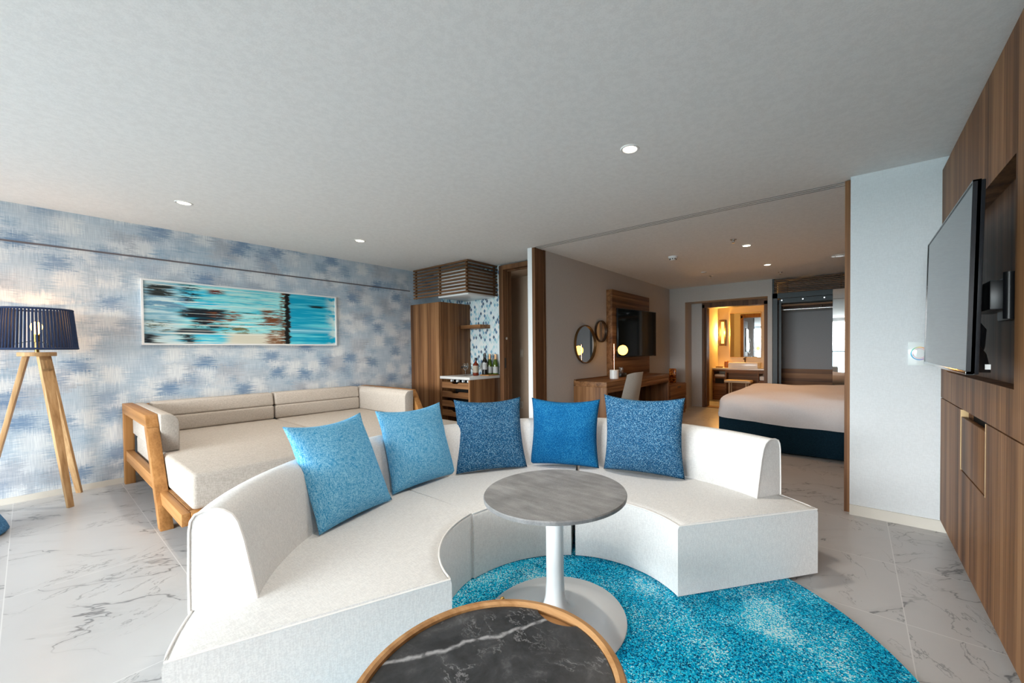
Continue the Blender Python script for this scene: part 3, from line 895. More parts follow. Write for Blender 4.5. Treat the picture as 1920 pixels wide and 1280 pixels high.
# right field of saturated turquoise
rt = t.mix(t.step(st(2.4, 14, 10.0), 0.45, 0.68), srgb(0, 152, 188), srgb(96, 200, 216))
rt = t.mix(t.math('MULTIPLY', band(v, 0.25, 0.36, 0.04), t.step(st(2, 40, 10.5), 0.4, 0.6)), rt, srgb(150, 206, 222))
rt = t.mix(t.math('MULTIPLY', t.step(u, 0.91, 0.985), t.step(st(10, 8, 11.0), 0.40, 0.58)), rt, srgb(184, 208, 208))
rt = t.mix(t.math('MULTIPLY', band(uw, 0.83, 0.925, 0.02), band(v, 0.74, 0.785, 0.008)), rt, srgb(16, 40, 46))
c = t.mix(t.step(u, 0.690, 0.697), c, rt)
edgew = t.math('ADD', u, t.math('MULTIPLY', t.math('SUBTRACT', st(8, 26, 12.0, 4), 0.5), 0.055))
c = t.mix(t.math('MULTIPLY', band(edgew, 0.645, 0.70, 0.012), t.step(st(20, 40, 14.0, 4), 0.42, 0.56)), c, srgb(96, 62, 40))
c = t.mix(band(edgew, 0.672, 0.699, 0.005), c, srgb(20, 22, 22))
t.color(c)
MB().box(XL + 0.004, XL + 0.022, PY0 + fw, PY1 - fw, PZ0 + fw, PZ1 - fw).build('canvas', t.m, r, smooth=False)

# ================================================================== DAYBED
r = root('daybed', 'wide beige daybed with amber oak frame against the blue wall', 'daybed', (-4.5, 1.7, 0))
def armframe(y0, y1):
    MB().box(-5.61, -5.535, y0, y1, 0, 0.676, 0.004).build('leg', M['oak_z'], r)
    MB().prism([(-3.955, 0.0), (-3.865, 0.0), (-4.325, 0.676), (-4.43, 0.676)], 'y', y0, y1, 0.004).build('leg', M['oak_z'], r)
    MB().prism([(-5.612, 0.674), (-4.32, 0.674), (-4.39, 0.766), (-5.612, 0.766)], 'y', y0, y1, 0.004).build('arm', M['oak_x'], r)
    MB().prism([(-5.54, 0.225), (-4.08, 0.225), (-4.15, 0.322), (-5.54, 0.322)], 'y', y0 + 0.012, y1 - 0.012, 0.003).build('side_rail', M['oak_x'], r)
armframe(0.53, 0.60)
armframe(2.82, 2.89)
MB().box(-4.06, -3.36, 0.555, 0.598, 0.155, 0.235, 0.003).build('pull_out_rail', M['oak_x'], r)
MB().box(-4.06, -3.36, 2.822, 2.865, 0.155, 0.235, 0.003).build('pull_out_rail', M['oak_x'], r)
MB().box(-3.41, -3.345, 0.60, 2.82, 0.155, 0.235, 0.003).build('front_rail', M['oak_y'], r)
MB().box(-3.42, -3.35, 1.0, 1.07, 0, 0.155, 0.003).build('leg', M['oak_z'], r)
MB().box(-3.42, -3.35, 2.4, 2.47, 0, 0.155, 0.003).build('leg', M['oak_z'], r)
MB().box(-5.61, -5.56, 0.60, 2.82, 0.66, 0.75, 0.004).build('back_rail', M['oak_y'], r)
MB().box(-5.56, -3.42, 0.60, 2.82, 0.20, 0.238).build('slat_deck', M['oak_y'], r, smooth=False)
def cushion_box(x0, x1, y0, y1, z0, z1, b=0.03, seg=4, name='seat_cushion'):
    return MB().box(x0, x1, y0, y1, z0, z1, b, seg).build(name, M['linen_beige'], r, angle=60)
cushion_box(-5.47, -3.365, 0.605, 1.712, 0.238, 0.472, 0.03)
cushion_box(-5.47, -3.365, 1.716, 2.815, 0.238, 0.472, 0.03)
for y0, y1 in ((0.70, 1.694), (1.706, 2.68)):
    mb = MB().box(-5.55, -5.37, y0, y1, 0.474, 0.628, 0.022, 4)
    mb.prism([(-5.555, 0.628), (-5.372, 0.628), (-5.40, 0.772), (-5.55, 0.772)], 'y', y0, y1, 0.022, 4)
    mb.build('back_cushion', M['linen_beige'], r, angle=60)
for y0, y1 in ((0.602, 0.712), (2.684, 2.80)):
    s_ = 1 if y0 < 1 else -1
    o_, i_ = (y0, y1) if s_ > 0 else (y1, y0)
    pr_ = [(o_, 0.474), (i_, 0.474), (i_, 0.70), (i_ - s_ * 0.012, 0.735), (i_ - s_ * 0.04, 0.762), (i_ - s_ * 0.065, 0.768), (o_, 0.768)]
    MB().prism(pr_, 'x', -5.52, -4.30, 0.008, 3).build('arm_cushion', M['linen_beige'], r, angle=60)
MB().box(-5.52, -4.45, 0.588, 0.603, 0.48, 0.64, 0.005).build('arm_panel', M['linen_beige'], r)

# ================================================================== CURVED SOFA IN THREE MODULES
SH = 0.37
def arc(c, R, a0, a1, n):
    return [(c[0] + R * cos(radians(a0 + (a1 - a0) * i / n)), c[1] + R * sin(radians(a0 + (a1 - a0) * i / n))) for i in range(n + 1)]
def lerp2(p, q, f):
    return (p[0] + (q[0] - p[0]) * f, p[1] + (q[1] - p[1]) * f)
def sofa_module(label, inner, outer, t0, t1):
    n = len(inner) - 1
    cx_ = sum(p[0] for p in inner + outer) / (2 * n + 2)
    cy_ = sum(p[1] for p in inner + outer) / (2 * n + 2)
    r = root('curved_sofa_module', label, 'sofa', (cx_, cy_, 0), 'white curved sofa modules')
    W = hypot(inner[0][0] - outer[0][0], inner[0][1] - outer[0][1])
    def ring(i, prof):
        return [(*lerp2(inner[i], outer[i], f), z) for f, z in prof]
    e = 0.018 / W
    seatp = [(0.0, 0.014), (0.0, SH - 0.022), (0.25 * e, SH - 0.010), (e, SH - 0.001), (3 * e, SH + 0.003), (0.4, SH + 0.006), (0.80, SH + 0.003), (1 - 3 * e, SH + 0.002), (1 - e, SH - 0.001), (1 - 0.25 * e, SH - 0.010), (1.0, SH - 0.022), (1.0, 0.014)]
    MB().rings([ring(i, seatp) for i in range(n + 1)], True).build('seat', M['linen_white'], r, angle=50)
    # backrest
    i0, i1 = int(round(t0 * n)), int(round(t1 * n))
    b0 = 0.765
    bp = [(b0, SH + 0.0), (b0 + 0.02, SH + 0.10), (b0 + 0.045, SH + 0.22), (b0 + 0.065, SH + 0.285), (b0 + 0.085, SH + 0.315), (b0 + 0.115, SH + 0.333), (0.90, SH + 0.338), (0.945, SH + 0.336), (0.975, SH + 0.326), (0.99, SH + 0.305), (0.996, SH + 0.27), (1.0, SH + 0.10), (1.0, SH - 0.01)]
    bk = MB().rings([ring(i, bp) for i in range(i0, i1 + 1)], True).build('backrest', M['linen_white'], r, angle=50)
    for i in (i0, i1):
        MB().tube(ring(i, bp), 0.0045, 6).build('piping', M['piping'], bk)
    # piping along the top edge of the seat
    pz = SH - 0.004
    loop = [(*lerp2(p, q, 0.3 * e), pz) for p, q in zip(inner, outer)] + [(*lerp2(p, q, 1 - 0.3 * e), pz) for p, q in zip(inner[::-1], outer[::-1])]
    MB().tube(loop, 0.0042, 6, True).build('seat_piping', M['piping'], r)
    for k in (0.15, 0.85):
        for f in (0.15, 0.85):
            i = int(k * n)
            p = lerp2(inner[i], outer[i], f)
            zf = 0.0105 if hypot(p[0] + 0.82, p[1] - 1.405) < 1.15 else 0.0
            MB().lathe([(0.025, zf), (0.025, 0.018)], (p[0], p[1], 0), 12).build('foot', M['black'], r)
    return r
CS = (-1.04, 1.42)
N = 44
sofa_module('left module of the white curved sofa, its open end towards the floor at bottom left', arc((-1.116, 1.494), 0.544, 187.2, 256.4, N), arc((-1.15, 1.505), 1.362, 184.0, 251.8, N), 0.0, 0.84)
sofa_module('middle module of the white curved sofa, behind the grey round table', arc(CS, 0.602, 121.8, 179.6, N), arc(CS, 1.45, 121.4, 179.8, N), 0.0, 1.0)
sofa_module('right module of the white curved sofa, its open end towards the walnut wall', arc(CS, 0.602, 55.3, 119.4, N)[::-1], arc(CS, 1.45, 52.3, 120.3, N)[::-1], 0.0, 0.855)

# cushions
def pillow(w, h, T, seed):
    n = 30
    def pt(i, j, s_):
        u = -1 + 2 * i / n
        v = -1 + 2 * j / n
        x = w / 2 * u * (1 - 0.085 * (1 - v * v) * abs(u) ** 3)
        z = h / 2 * v * (1 - (0.125 if v > 0 else 0.045) * (1 - u * u) * abs(v) ** 3)
        th = T * max(0.0, (1 - abs(u) ** 2.2) * (1 - abs(v) ** 2.2)) ** 0.60
        th *= 1 - 0.16 * v
        p = Vector((x * 7, z * 7, seed * 3.3 + s_))
        th += 0.010 * mnoise.noise(p) * min(1, (1 - u * u) * 3) * min(1, (1 - v * v) * 3)
        fold = mnoise.noise(Vector((x * 22, z * 10, seed + s_ * 2.0)))
        th += 0.006 * fold * max(0, -v) * min(1, (1 - v * v) * 4) * min(1, (1 - u * u) * 3)
        return (x, s_ * th, z + h / 2)
    mb = MB()
    for s_ in (1, -1):
        g = [[mb.bm.verts.new(pt(i, j, s_)) for j in range(n + 1)] for i in range(n + 1)]
        for i in range(n):
            for j in range(n):
                q = [g[i][j], g[i + 1][j], g[i + 1][j + 1], g[i][j + 1]]
                mb.bm.faces.new(q if s_ < 0 else q[::-1])
    return mb
def cushion(label, mat, w, h, bx, by, ang, lean, seed, T=0.085, bz=0.383, roll=0.0):
    mb = pillow(w, h, T, seed)
    o = mb.build('cushion', mat, None, (0, 0, 0), local=True, angle=180, doubles=0.0006)
    o.location = (bx, by, bz)
    o.rotation_mode = 'XYZ'
    o.rotation_euler = (radians(-lean), radians(roll), radians(ang))
    return tag(o, label, 'cushion', 'square cushions along the curved sofa')
cushion('light blue cushion leaning on the left sofa module, leftmost of the row', M['light_blue'], 0.47, 0.55, -2.085, 1.03, 107.0, 25, 1)
cushion('light blue cushion standing second from the left, beside the navy flecked one', M['light_blue'], 0.50, 0.52, -2.235, 1.545, 93.0, 19, 2)
cushion('navy flecked cushion between the second light blue and the royal blue cushion', M['dark_blue'], 0.51, 0.54, -2.08, 1.985, 55.0, 23, 3)
cushion('plain royal blue cushion in the middle of the sofa between two navy flecked ones', M['mid_blue'], 0.535, 0.50, -1.73, 2.37, 22.0, 8, 4)
cushion('navy flecked cushion at the right end of the row, on the right sofa module', M['dark_blue'], 0.57, 0.54, -1.17, 2.53, 10.0, 2, 5)

# ================================================================== RUG AND TABLES
o = MB().lathe([(0.001, 0.0), (1.150, 0.0), (1.157, 0.004), (1.154, 0.010), (0.001, 0.0105)], (-0.82, 1.405, 0.0), 160, cap=False).build('round_rug', M['rug'], None, (-0.82, 1.405, 0))
tag(o, 'round turquoise speckled rug on the marble floor under the sofa', 'rug')

TX, TY = -1.098, 1.432
r = root('pedestal_table', 'round grey stone-topped table on a glossy white tulip base', 'table', (TX, TY, 0.0105))
MB().lathe([(0.001, 0.0), (0.318, 0.0), (0.3255, 0.003), (0.327, 0.016), (0.324, 0.021), (0.001, 0.022)], (TX - 0.003, TY + 0.012, 0.577), 96, cap=False).build('table_top', M['stone'], r)
MB().lathe([(0.001, 0.0), (0.323, 0.0), (0.327, 0.004), (0.324, 0.009), (0.22, 0.016), (0.12, 0.028), (0.075, 0.045), (0.055, 0.07), (0.045, 0.11), (0.041, 0.18), (0.040, 0.40), (0.042, 0.52), (0.055, 0.56), (0.12, 0.566), (0.001, 0.567)], (TX, TY, 0.0105), 80, cap=False).build('tulip_base', M['gloss_white'], r, angle=60)

QX, QY, QZ, QR = -0.727, 0.678, 0.41, 0.346
r = root('coffee_table', 'low round coffee table with a notched black marble top in an oak rim', 'coffee table', (QX, QY, 0))
MB().lathe([(QR - 0.030, QZ - 0.022), (QR - 0.028, QZ - 0.001), (QR - 0.020, QZ + 0.004), (QR - 0.006, QZ + 0.002), (QR, QZ - 0.006), (QR, QZ - 0.045), (QR - 0.030, QZ - 0.045), (QR - 0.030, QZ - 0.022)], (QX, QY, 0), 120, cap=False).build('rim', M['rim_oak'], r)
MB().lathe([(0.001, QZ - 0.040), (QR - 0.030, QZ - 0.040), (QR - 0.030, QZ - 0.020), (0.001, QZ - 0.020)], (QX, QY, 0), 80, cap=False).build('tray_bottom', M['rim_oak'], r)
pts = []
RM = QR - 0.031
na = radians(94.5)
hw = radians(13.5)
k = 0
for i in range(121):
    a = na + hw + (2 * pi - 2 * hw) * i / 120
    pts.append((QX + RM * cos(a), QY + RM * sin(a)))
for i in range(1, 16):
    f = i / 16
    a = na - hw + 2 * hw * f
    d = RM - 0.034 * (sin(pi * f) ** 0.7)
    pts.append((QX + d * cos(a), QY + d * sin(a)))
MB().prism(pts, 'z', QZ - 0.019, QZ - 0.008).build('marble_top', M['black_marble'], r, loc=None, smooth=False)
for k in range(4):
    a = radians(130 + 88 * k)
    ax, ay = QX + (QR - 0.02) * cos(a), QY + (QR - 0.02) * sin(a)
    bx, by = QX + (QR + 0.02) * cos(a), QY + (QR + 0.02) * sin(a)
    z0 = 0.014 if hypot(bx + 0.82, by - 1.405) < 1.15 else 0.0
    lg = MB().tube([(bx, by, z0), (ax, ay, QZ - 0.045)], [0.012, 0.02], 12).build('leg', M['rim_oak'], r)
    cxk, cyk = QX + (QR + 0.006) * cos(a), QY + (QR + 0.006) * sin(a)
    MB().sphere((cxk, cyk, QZ - 0.006), 0.0085, 14, 8).build('knob', M['brass'], r)

# ================================================================== BLUE POUF (lower left edge)
r = root('pouf', 'denim blue upholstered pouf at the left edge, in front of the floor lamp', 'pouf', (-4.805, -0.395, 0))
MB().lathe([(0.001, 0.006), (0.285, 0.006), (0.297, 0.02), (0.285, 0.06), (0.25, 0.14), (0.225, 0.24), (0.215, 0.34), (0.20, 0.385), (0.15, 0.405), (0.001, 0.412)], (-4.805, -0.395, 0), 48, cap=False).build('body', M['curtain'], r, angle=70)
MB().lathe([(0.25, 0.0), (0.25, 0.0055)], (-4.805, -0.395, 0), 24).build('base', M['black'], r)

# ================================================================== KITCHENETTE
KY, KB = 3.635, 4.218
r = root('tall_cabinet', 'tall walnut cabinet in the corner beside the blue wallpaper', 'cabinet', (-5.26, 3.92, 0))
MB().box(XL + 0.004, -4.898, KY + 0.02, KB, 0.0, 1.968, 0.002).build('body', M['walnut'], r)
MB().box(XL + 0.004, -4.912, KY, KY + 0.019, 0.09, 1.966, 0.002).build('door', M['walnut'], r)
MB().box(-4.905, -4.896, 4.03, 4.17, 0.965, 1.0, 0.002).build('socket_slot', M['black'], r)

r = root('bar_counter', 'low walnut drinks counter with a pale stone top beside the tall cabinet', 'counter', (-4.57, 3.92, 0))
CX0, CX1 = -4.893, -4.245
MB().box(CX0, CX1 + 0.008, KY - 0.008, KB, 0.835, 0.872, 0.003).build('worktop', M['counter'], r)
mb = MB().box(CX1 - 0.03, CX1, KY, KB, 0.0, 0.834, 0.002).box(CX0, CX0 + 0.03, KY, KB, 0.0, 0.834, 0.002).box(CX0 + 0.03, CX1 - 0.03, KB - 0.02, KB, 0.0, 0.834)
mb.box(CX0 + 0.03, CX1 - 0.03, KY + 0.02, KB - 0.02, 0.0, 0.06)
mb.build('body', M['walnut'], r)
MB().box(CX0 + 0.031, CX1 - 0.031, KY + 0.25, KY + 0.27, 0.06, 0.832).build('painted_gap_shade', M['black_matte'], r, smooth=False)  # near-black sheet added so the gaps between drawers look shaded
for z1 in (0.790, 0.655, 0.52, 0.385):
    z0 = z1 - 0.088
    xm = (CX0 + CX1) / 2
    poly = [(CX0 + 0.032, z0), (CX1 - 0.032, z0), (CX1 - 0.032, z1), (xm + 0.085, z1), (xm + 0.055, z1 - 0.024), (xm - 0.055, z1 - 0.024), (xm - 0.085, z1), (CX0 + 0.032, z1)]
    d = MB().prism(poly, 'y', KY + 0.004, KY + 0.022, 0.0015, 1)
    d.box(CX0 + 0.035, CX1 - 0.035, KY + 0.022, KY + 0.24, z0, z0 + 0.012)
    d.build('drawer', M['walnut_x'], r)

def bottle_mesh(kind):
    return {'wine': [(0.001, 0), (0.036, 0.002), (0.0375, 0.01), (0.0375, 0.185), (0.034, 0.205), (0.020, 0.235), (0.0145, 0.25), (0.0135, 0.30), (0.0155, 0.302), (0.0155, 0.315), (0.001, 0.316)],
            'burg': [(0.001, 0), (0.038, 0.002), (0.040, 0.01), (0.040, 0.13), (0.036, 0.165), (0.025, 0.205), (0.016, 0.24), (0.014, 0.285), (0.016, 0.287), (0.016, 0.30), (0.001, 0.301)],
            'spirit': [(0.001, 0), (0.038, 0.002), (0.042, 0.01), (0.042, 0.155), (0.038, 0.172), (0.020, 0.19), (0.015, 0.20), (0.015, 0.225), (0.018, 0.226), (0.018, 0.262), (0.001, 0.263)]}[kind]
def label_arc(c, R, z0, z1, a0, a1, n=14):
    mb = MB()
    rr = []
    for z in (z0, z1):
        rr.append([(c[0] + R * cos(radians(a0 + (a1 - a0) * i / n)), c[1] + R * sin(radians(a0 + (a1 - a0) * i / n)), c[2] + z) for i in range(n + 1)])
    mb.rings(rr, False, False, wrap=False)
    bmesh.ops.solidify(mb.bm, geom=list(mb.bm.faces), thickness=0.0006)
    return mb
ZC = 0.872
def bottle(x, y, kind, label, mat, lab, lz, cap, z=ZC):
    r = root('bottle', label, 'bottle', (x, y, z), 'bottles on the bar counter')
    p = bottle_mesh(kind)
    MB().lathe(p, (x, y, z), 24, cap=False).build('glass_body', mat, r, angle=50)
    R = {'wine': 0.0381, 'burg': 0.0406, 'spirit': 0.0426}[kind]
    label_arc((x, y, z), R, lz[0], lz[1], -150, 30).build('paper_label', lab, r)
    zc, zt, rc = {'wine': (0.25, 0.317, 0.0162), 'burg': (0.225, 0.302, 0.0170), 'spirit': (0.222, 0.264, 0.0186)}[kind]
    MB().lathe([(rc + (0.004 if kind == 'burg' else 0), zc), (rc, zc + 0.02), (rc, zt), (0.001, zt + 0.0006)], (x, y, z), 20, cap=False).build('cap', cap, r)
bottle(-4.485, 3.96, 'spirit', 'squat amber liquor bottle with a cream label at the left of the row', M['amber'], M['label_cream'], (0.045, 0.148), M['black'])
bottle(-4.485, 4.13, 'wine', 'dark wine bottle half hidden behind the amber liquor bottle', M['wine_black'], M['label_white'], (0.06, 0.16), M['black'])
bottle(-4.385, 4.05, 'wine', 'dark red-wine bottle with a white label next to the green ones', M['wine_black'], M['label_white'], (0.075, 0.175), M['black'], z=ZC + 0.0145)
bottle(-4.372, 4.135, 'burg', 'green wine bottle with copper foil, left of the two green ones', M['wine_green'], M['label_white'], (0.02, 0.115), M['foil_orange'], z=ZC + 0.0145)
bottle(-4.285, 4.17, 'burg', 'green wine bottle with copper foil, rightmost on the counter by the door frame', M['wine_green'], M['label_white'], (0.02, 0.115), M['foil_orange'], z=ZC + 0.0145)
o = MB().box(-4.435, -4.245, 3.99, 4.212, ZC, ZC + 0.014, 0.003).build('serving_tray', M['oak_x'], None)
tag(o, 'thin wooden tray under the wine bottles on the counter', 'tray')
def wineglass(x, y, label):
    r = root('wine_glass', label, 'glass', (x, y, ZC), 'wine glasses on the bar counter')
    MB().lathe([(0.001, 0.0), (0.032, 0.0), (0.032, 0.002), (0.005, 0.006), (0.0035, 0.015), (0.0035, 0.075), (0.006, 0.082)], (x, y, ZC), 20).build('stem', M['glass'], r)
    MB().lathe([(0.006, 0.080), (0.030, 0.098), (0.043, 0.130), (0.042, 0.155), (0.034, 0.185), (0.0325, 0.185), (0.0405, 0.155), (0.0415, 0.130), (0.029, 0.100), (0.002, 0.084)], (x, y, ZC), 24, cap=False).build('bowl', M['glass'], r, angle=60)
wineglass(-4.60, 3.86, 'clear round wine glass standing nearest the counter front edge')
wineglass(-4.60, 4.00, 'clear round wine glass in the middle of the three')
wineglass(-4.60, 4.12, 'clear round wine glass next to the amber liquor bottle, against the mosaic')
for k, (dx, nm) in enumerate(((0.20, 'white-capped bottle lying leftmost in the top counter drawer'), (0.325, 'white-capped bottle lying second from left in the top drawer, over the notch'), (0.45, 'white-capped bottle lying third from left in the top counter drawer'), (0.56, 'white-capped bottle lying rightmost in the top counter drawer'))):
    x = CX0 + dx
    z = 0.808
    r = root('stored_bottle', nm, 'bottle', (x, KY + 0.14, 0.78), 'bottles lying in the top drawer')
    MB().lathe_axis([(0.012, 0.0), (0.012, 0.05), (0.024, 0.07), (0.024, 0.17), (0.001, 0.171)], (x, KY + 0.062, z), (0, 1, 0), 18).build('glass_body', M['wine_black'], r)
    MB().lathe_axis([(0.001, -0.001), (0.0155, 0.0), (0.0155, 0.034), (0.012, 0.035)], (x, KY + 0.040, z), (0, 1, 0), 18, cap=False).build('cap', M['gloss_white'], r)
# floating shelf
o = MB().box(-5.30, -4.445, 4.02, KB, 1.578, 1.632, 0.002).build('floating_shelf', M['walnut_x'], None)
o2 = o
tag(o, 'short walnut shelf floating on the mosaic above the bottles', 'shelf')
# keep the shelf clear of the tall cabinet side
for v in o.data.vertices:
    wx = v.co.x + o.location.x
    if wx < -4.895:
        v.co.x = -4.892 - o.location.x
# slatted cover with the air conditioner behind it
r = root('slatted_cover', 'boxed-in cover of horizontal dark walnut slats under the ceiling over the kitchenette', 'slatted cover', (-4.9, 3.92, 2.05))
SX0, SX1, SY0 = -5.55, -4.272, 3.637
mbx, mby = MB(), MB()
ns = 10
for k in range(ns):
    z0 = 2.052 + k * (HC - 0.03 - 2.052) / (ns - 1)
    mbx.box(SX0, SX1, SY0, SY0 + 0.018, z0, z0 + 0.024)
    mby.box(SX1 - 0.018, SX1, SY0 + 0.019, 4.212, z0, z0 + 0.024)
mbx.build('front_slats', M['walnut_dark'], r, smooth=False)
mby.build('side_slats', M['walnut_dark_y'], r, smooth=False)
for (x, y) in ((SX1 - 0.06, SY0 + 0.0185), (SX1 - 0.045, 4.165), (SX0 + 0.02, SY0 + 0.0185), (-4.93, SY0 + 0.0185)):
    MB().box(x, x + 0.024, y, y + 0.024, 2.052, HC - 0.006).build('post', M['walnut_dark_z'], r, smooth=False)
MB().box(SX0, SX1, SY0 - 0.001, SY0 + 0.0, 2.50, HC).bm.free()
r = root('air_conditioner', 'white air-conditioner casing showing through the dark slats above the counter', 'air conditioner', (-4.6, 3.95, 2.02))
MB().box(-5.0, -4.325, 3.69, 4.21, 2.03, 2.40, 0.012).build('casing', M['gloss_white'], r)
MB().box(-4.98, -4.345, 3.686, 3.69, 2.06, 2.12).build('louver', M['white_paint'], r)
# corridor switch and outlet
r = root('light_switch', 'light switch plate on the corridor wall, upper of the two plates', 'switch', (-4.27, 4.74, 1.13))
MB().box(-4.305, -4.235, 4.732, 4.74, 1.13, 1.255, 0.002).build('plate', plain('beige_switch_plate', (0.50, 0.42, 0.34, 1), 0.4), r)
MB().box(-4.285, -4.255, 4.728, 4.733, 1.155, 1.23, 0.001).build('rocker', plain('beige_rocker', (0.62, 0.54, 0.45, 1), 0.35), r)
r = root('wall_outlet', 'power outlet plate low on the corridor wall, below the light switch', 'outlet', (-4.28, 4.74, 0.30))
MB().box(-4.315, -4.245, 4.732, 4.74, 0.305, 0.42, 0.002).build('plate', plain('beige_outlet_plate', (0.50, 0.42, 0.34, 1), 0.4), r)
MB().box(-4.298, -4.262, 4.729, 4.733, 0.33, 0.395, 0.001).build('socket', plain('beige_socket', (0.40, 0.33, 0.27, 1), 0.4), r)

# ================================================================== BEDROOM
r = root('writing_desk', 'long walnut desk along the bedroom wall under the bedroom TV', 'desk', (-2.88, 5.68, 0))
DX0, DX1, DY0, DY1 = XD + 0.001, -2.62, 4.57, 6.79
MB().box(DX0, DX1, DY0, DY1, 0.735, 0.808, 0.002).build('desk_top', M['walnut_y'], r)
MB().box(DX0, DX1, DY0, DY0 + 0.035, 0.0, 0.735, 0.002).build('side_panel', M['walnut'], r)
MB().box(DX0, DX1, DY1 - 0.035, DY1, 0.0, 0.735, 0.002).build('side_panel', M['walnut'], r)
MB().box(DX1 - 0.02, DX1, DY0 + 0.035, DY1 - 0.035, 0.66, 0.735, 0.002).build('apron', M['walnut_y'], r)
MB().box(DX0, DX0 + 0.02, DY0 + 0.035, DY1 - 0.035, 0.05, 0.735).build('back_panel', M['walnut_dark_z'], r, smooth=False)
MB().box(DX0, DX0 + 0.03, DY0 + 0.01, 5.46, 0.808, 0.826).build('cable_strip', M['walnut_dark_y'], r, smooth=False)
r = root('bedside_chest', 'low two-drawer walnut chest beyond the desk', 'chest', (-2.88, 7.26, 0))
MB().box(DX0, DX1 - 0.02, 6.83, 7.69, 0.0, 0.585, 0.002).build('body', M['walnut_y'], r)
for z0, z1 in ((0.33, 0.575), (0.07, 0.315)):
    d = MB().box(DX1 - 0.02, DX1, 6.84, 7.68, z0, z1, 0.002).build('drawer', M['walnut_y'], r)
    MB().box(DX1 - 0.002, DX1 + 0.001, 7.20, 7.38, z1 - 0.06, z1 - 0.03).build('handle', M['black'], d, smooth=False)
o = MB().box(-2.90, -2.77, 7.50, 7.56, 0.5855, 0.86, 0.012).build('glass_block', M['gold_mosaic'], None)
tag(o, 'amber and brown patterned glass block standing on the low chest', 'ornament')
# desk lamp
r = root('desk_lamp', 'lit globe desk lamp with copper stem on a white cup base', 'desk lamp', (-2.85, 5.20, 0.808))
MB().lathe([(0.001, 0.0), (0.062, 0.0), (0.066, 0.004), (0.066, 0.128), (0.063, 0.132), (0.001, 0.132)], (-2.85, 5.20, 0.8085), 32, cap=False).build('base', M['ceramic'], r)
mb = MB().tube([(-2.85, 5.20, 0.94), (-2.85, 5.20, 1.325)], 0.008, 10).tube([(-2.85, 5.20, 1.232), (-2.785, 5.245, 1.232)], 0.006, 8)
mb.build('stem', M['copper'], r)
MB().sphere((-2.745, 5.275, 1.232), 0.074, 28, 16).build('globe', M['glow_globe'], r)
o = MB().box(-3.035, -2.90, 5.52, 5.70, 0.8085, 0.87, 0.008).build('tea_box', M['black'], None)
tag(o, 'small dark tea box on the desk behind the white chair', 'box')
for dx, dy, nm in ((-0.03, 0.04, 'clear tumbler on the dark tea box, further from the lamp'), (0.035, -0.03, 'clear tumbler on the dark tea box, nearer the lamp')):
    o = MB().lathe([(0.001, 0.0), (0.03, 0.0), (0.036, 0.085), (0.034, 0.085), (0.028, 0.006), (0.001, 0.006)], (-2.967 + dx, 5.61 + dy, 0.8705), 20, cap=False).build('drinking_glass', M['glass'], None)
    tag(o, nm, 'glass', 'tumblers on the desk')
# mirrors
def roundmirror(y, z, R, label, fr):
    r = root('wall_mirror', label, 'mirror', (XD, y, z - R), 'round wall mirrors over the desk')
    MB().lathe_axis([(R - 0.012, 0.004), (R - 0.012, 0.034), (R, 0.034), (R, 0.001), (R - 0.012, 0.001)], (XD, y, z), (1, 0, 0), 64, cap=False).build('frame', fr, r)
    MB().lathe_axis([(0.001, 0.012), (R - 0.012, 0.012), (R - 0.012, 0.006), (0.001, 0.006)], (XD, y, z), (1, 0, 0), 64, cap=False).build('mirror_glass', M['mirror'], r)
roundmirror(4.862, 1.322, 0.278, 'larger round mirror in a bronze frame above the desk end', plain('antique_brass_frame', (0.16, 0.085, 0.03, 1), 0.35, 0.8))
roundmirror(5.308, 1.525, 0.168, 'smaller round mirror hung higher, next to the wooden TV panel', M['bronze'])
# bedroom tv
r = root('tv_backboard', 'tall walnut backboard on the bedroom wall behind the bedroom TV', 'panel', (-3.1, 6.2, 0.809))
MB().box(XD + 0.001, -3.045, 5.50, 6.91, 0.809, 2.19, 0.002).build('board', M['walnut_y'], r)
r = root('bedroom_television', 'black flat TV on the walnut backboard in the bedroom', 'television', (-2.95, 6.2, 1.12))
TA, TB = Vector((-3.0, 5.60)), Vector((-2.842, 6.74))
TD = (TB - TA).normalized()
TN = Vector((TD.y, -TD.x))
def tvslab(a, b, z0, z1, d0, d1, bev=0.0):
    L = (TB - TA).length
    q = [TA + TD * a + TN * d0, TA + TD * (L - b) + TN * d0, TA + TD * (L - b) + TN * d1, TA + TD * a + TN * d1]
    return MB().hexa([(p.x, p.y, z0) for p in q], [(p.x, p.y, z1) for p in q], bev)
tvslab(0, 0, 1.12, 1.90, -0.028, 0.0, 0.004).build('housing', M['black_gloss'], r)
tvslab(0.008, 0.008, 1.135, 1.892, 0.0002, 0.003).build('screen', M['screen_dim'], r, smooth=False)
MB().box(-3.044, -2.97, 6.0, 6.4, 1.35, 1.65, 0.004).build('wall_mount', M['black'], r)
# desk chair
r = root('desk_chair', 'cream upholstered chair with curved back drawn up to the desk', 'chair', (-2.42, 4.85, 0))
def chair_pt(f, g):       # f across (0..1), g up (0..1)
    w = 0.27 - 0.05 * g
    yy = 4.83 + (2 * f - 1) * w
    curve = 0.10 * (2 * f - 1) ** 2
    x = -2.24 + 0.10 * g + 0.0 - curve
    z = 0.46 + 0.485 * g - 0.03 * (2 * f - 1) ** 4 * g
    return Vector((x - 0.10, yy, z))
mb = MB()
rr = [[chair_pt(i / 16, g / 12) for i in range(17)] for g in range(13)]
mb.rings([[tuple(p) for p in q] for q in rr], False, False, wrap=False)
bmesh.ops.solidify(mb.bm, geom=list(mb.bm.faces), thickness=0.045)
mb.build('backrest', M['chair_fabric'], r, angle=70)
MB().box(-2.72, -2.27, 4.58, 5.08, 0.41, 0.48, 0.03, 4).build('seat', M['chair_fabric'], r, angle=60)
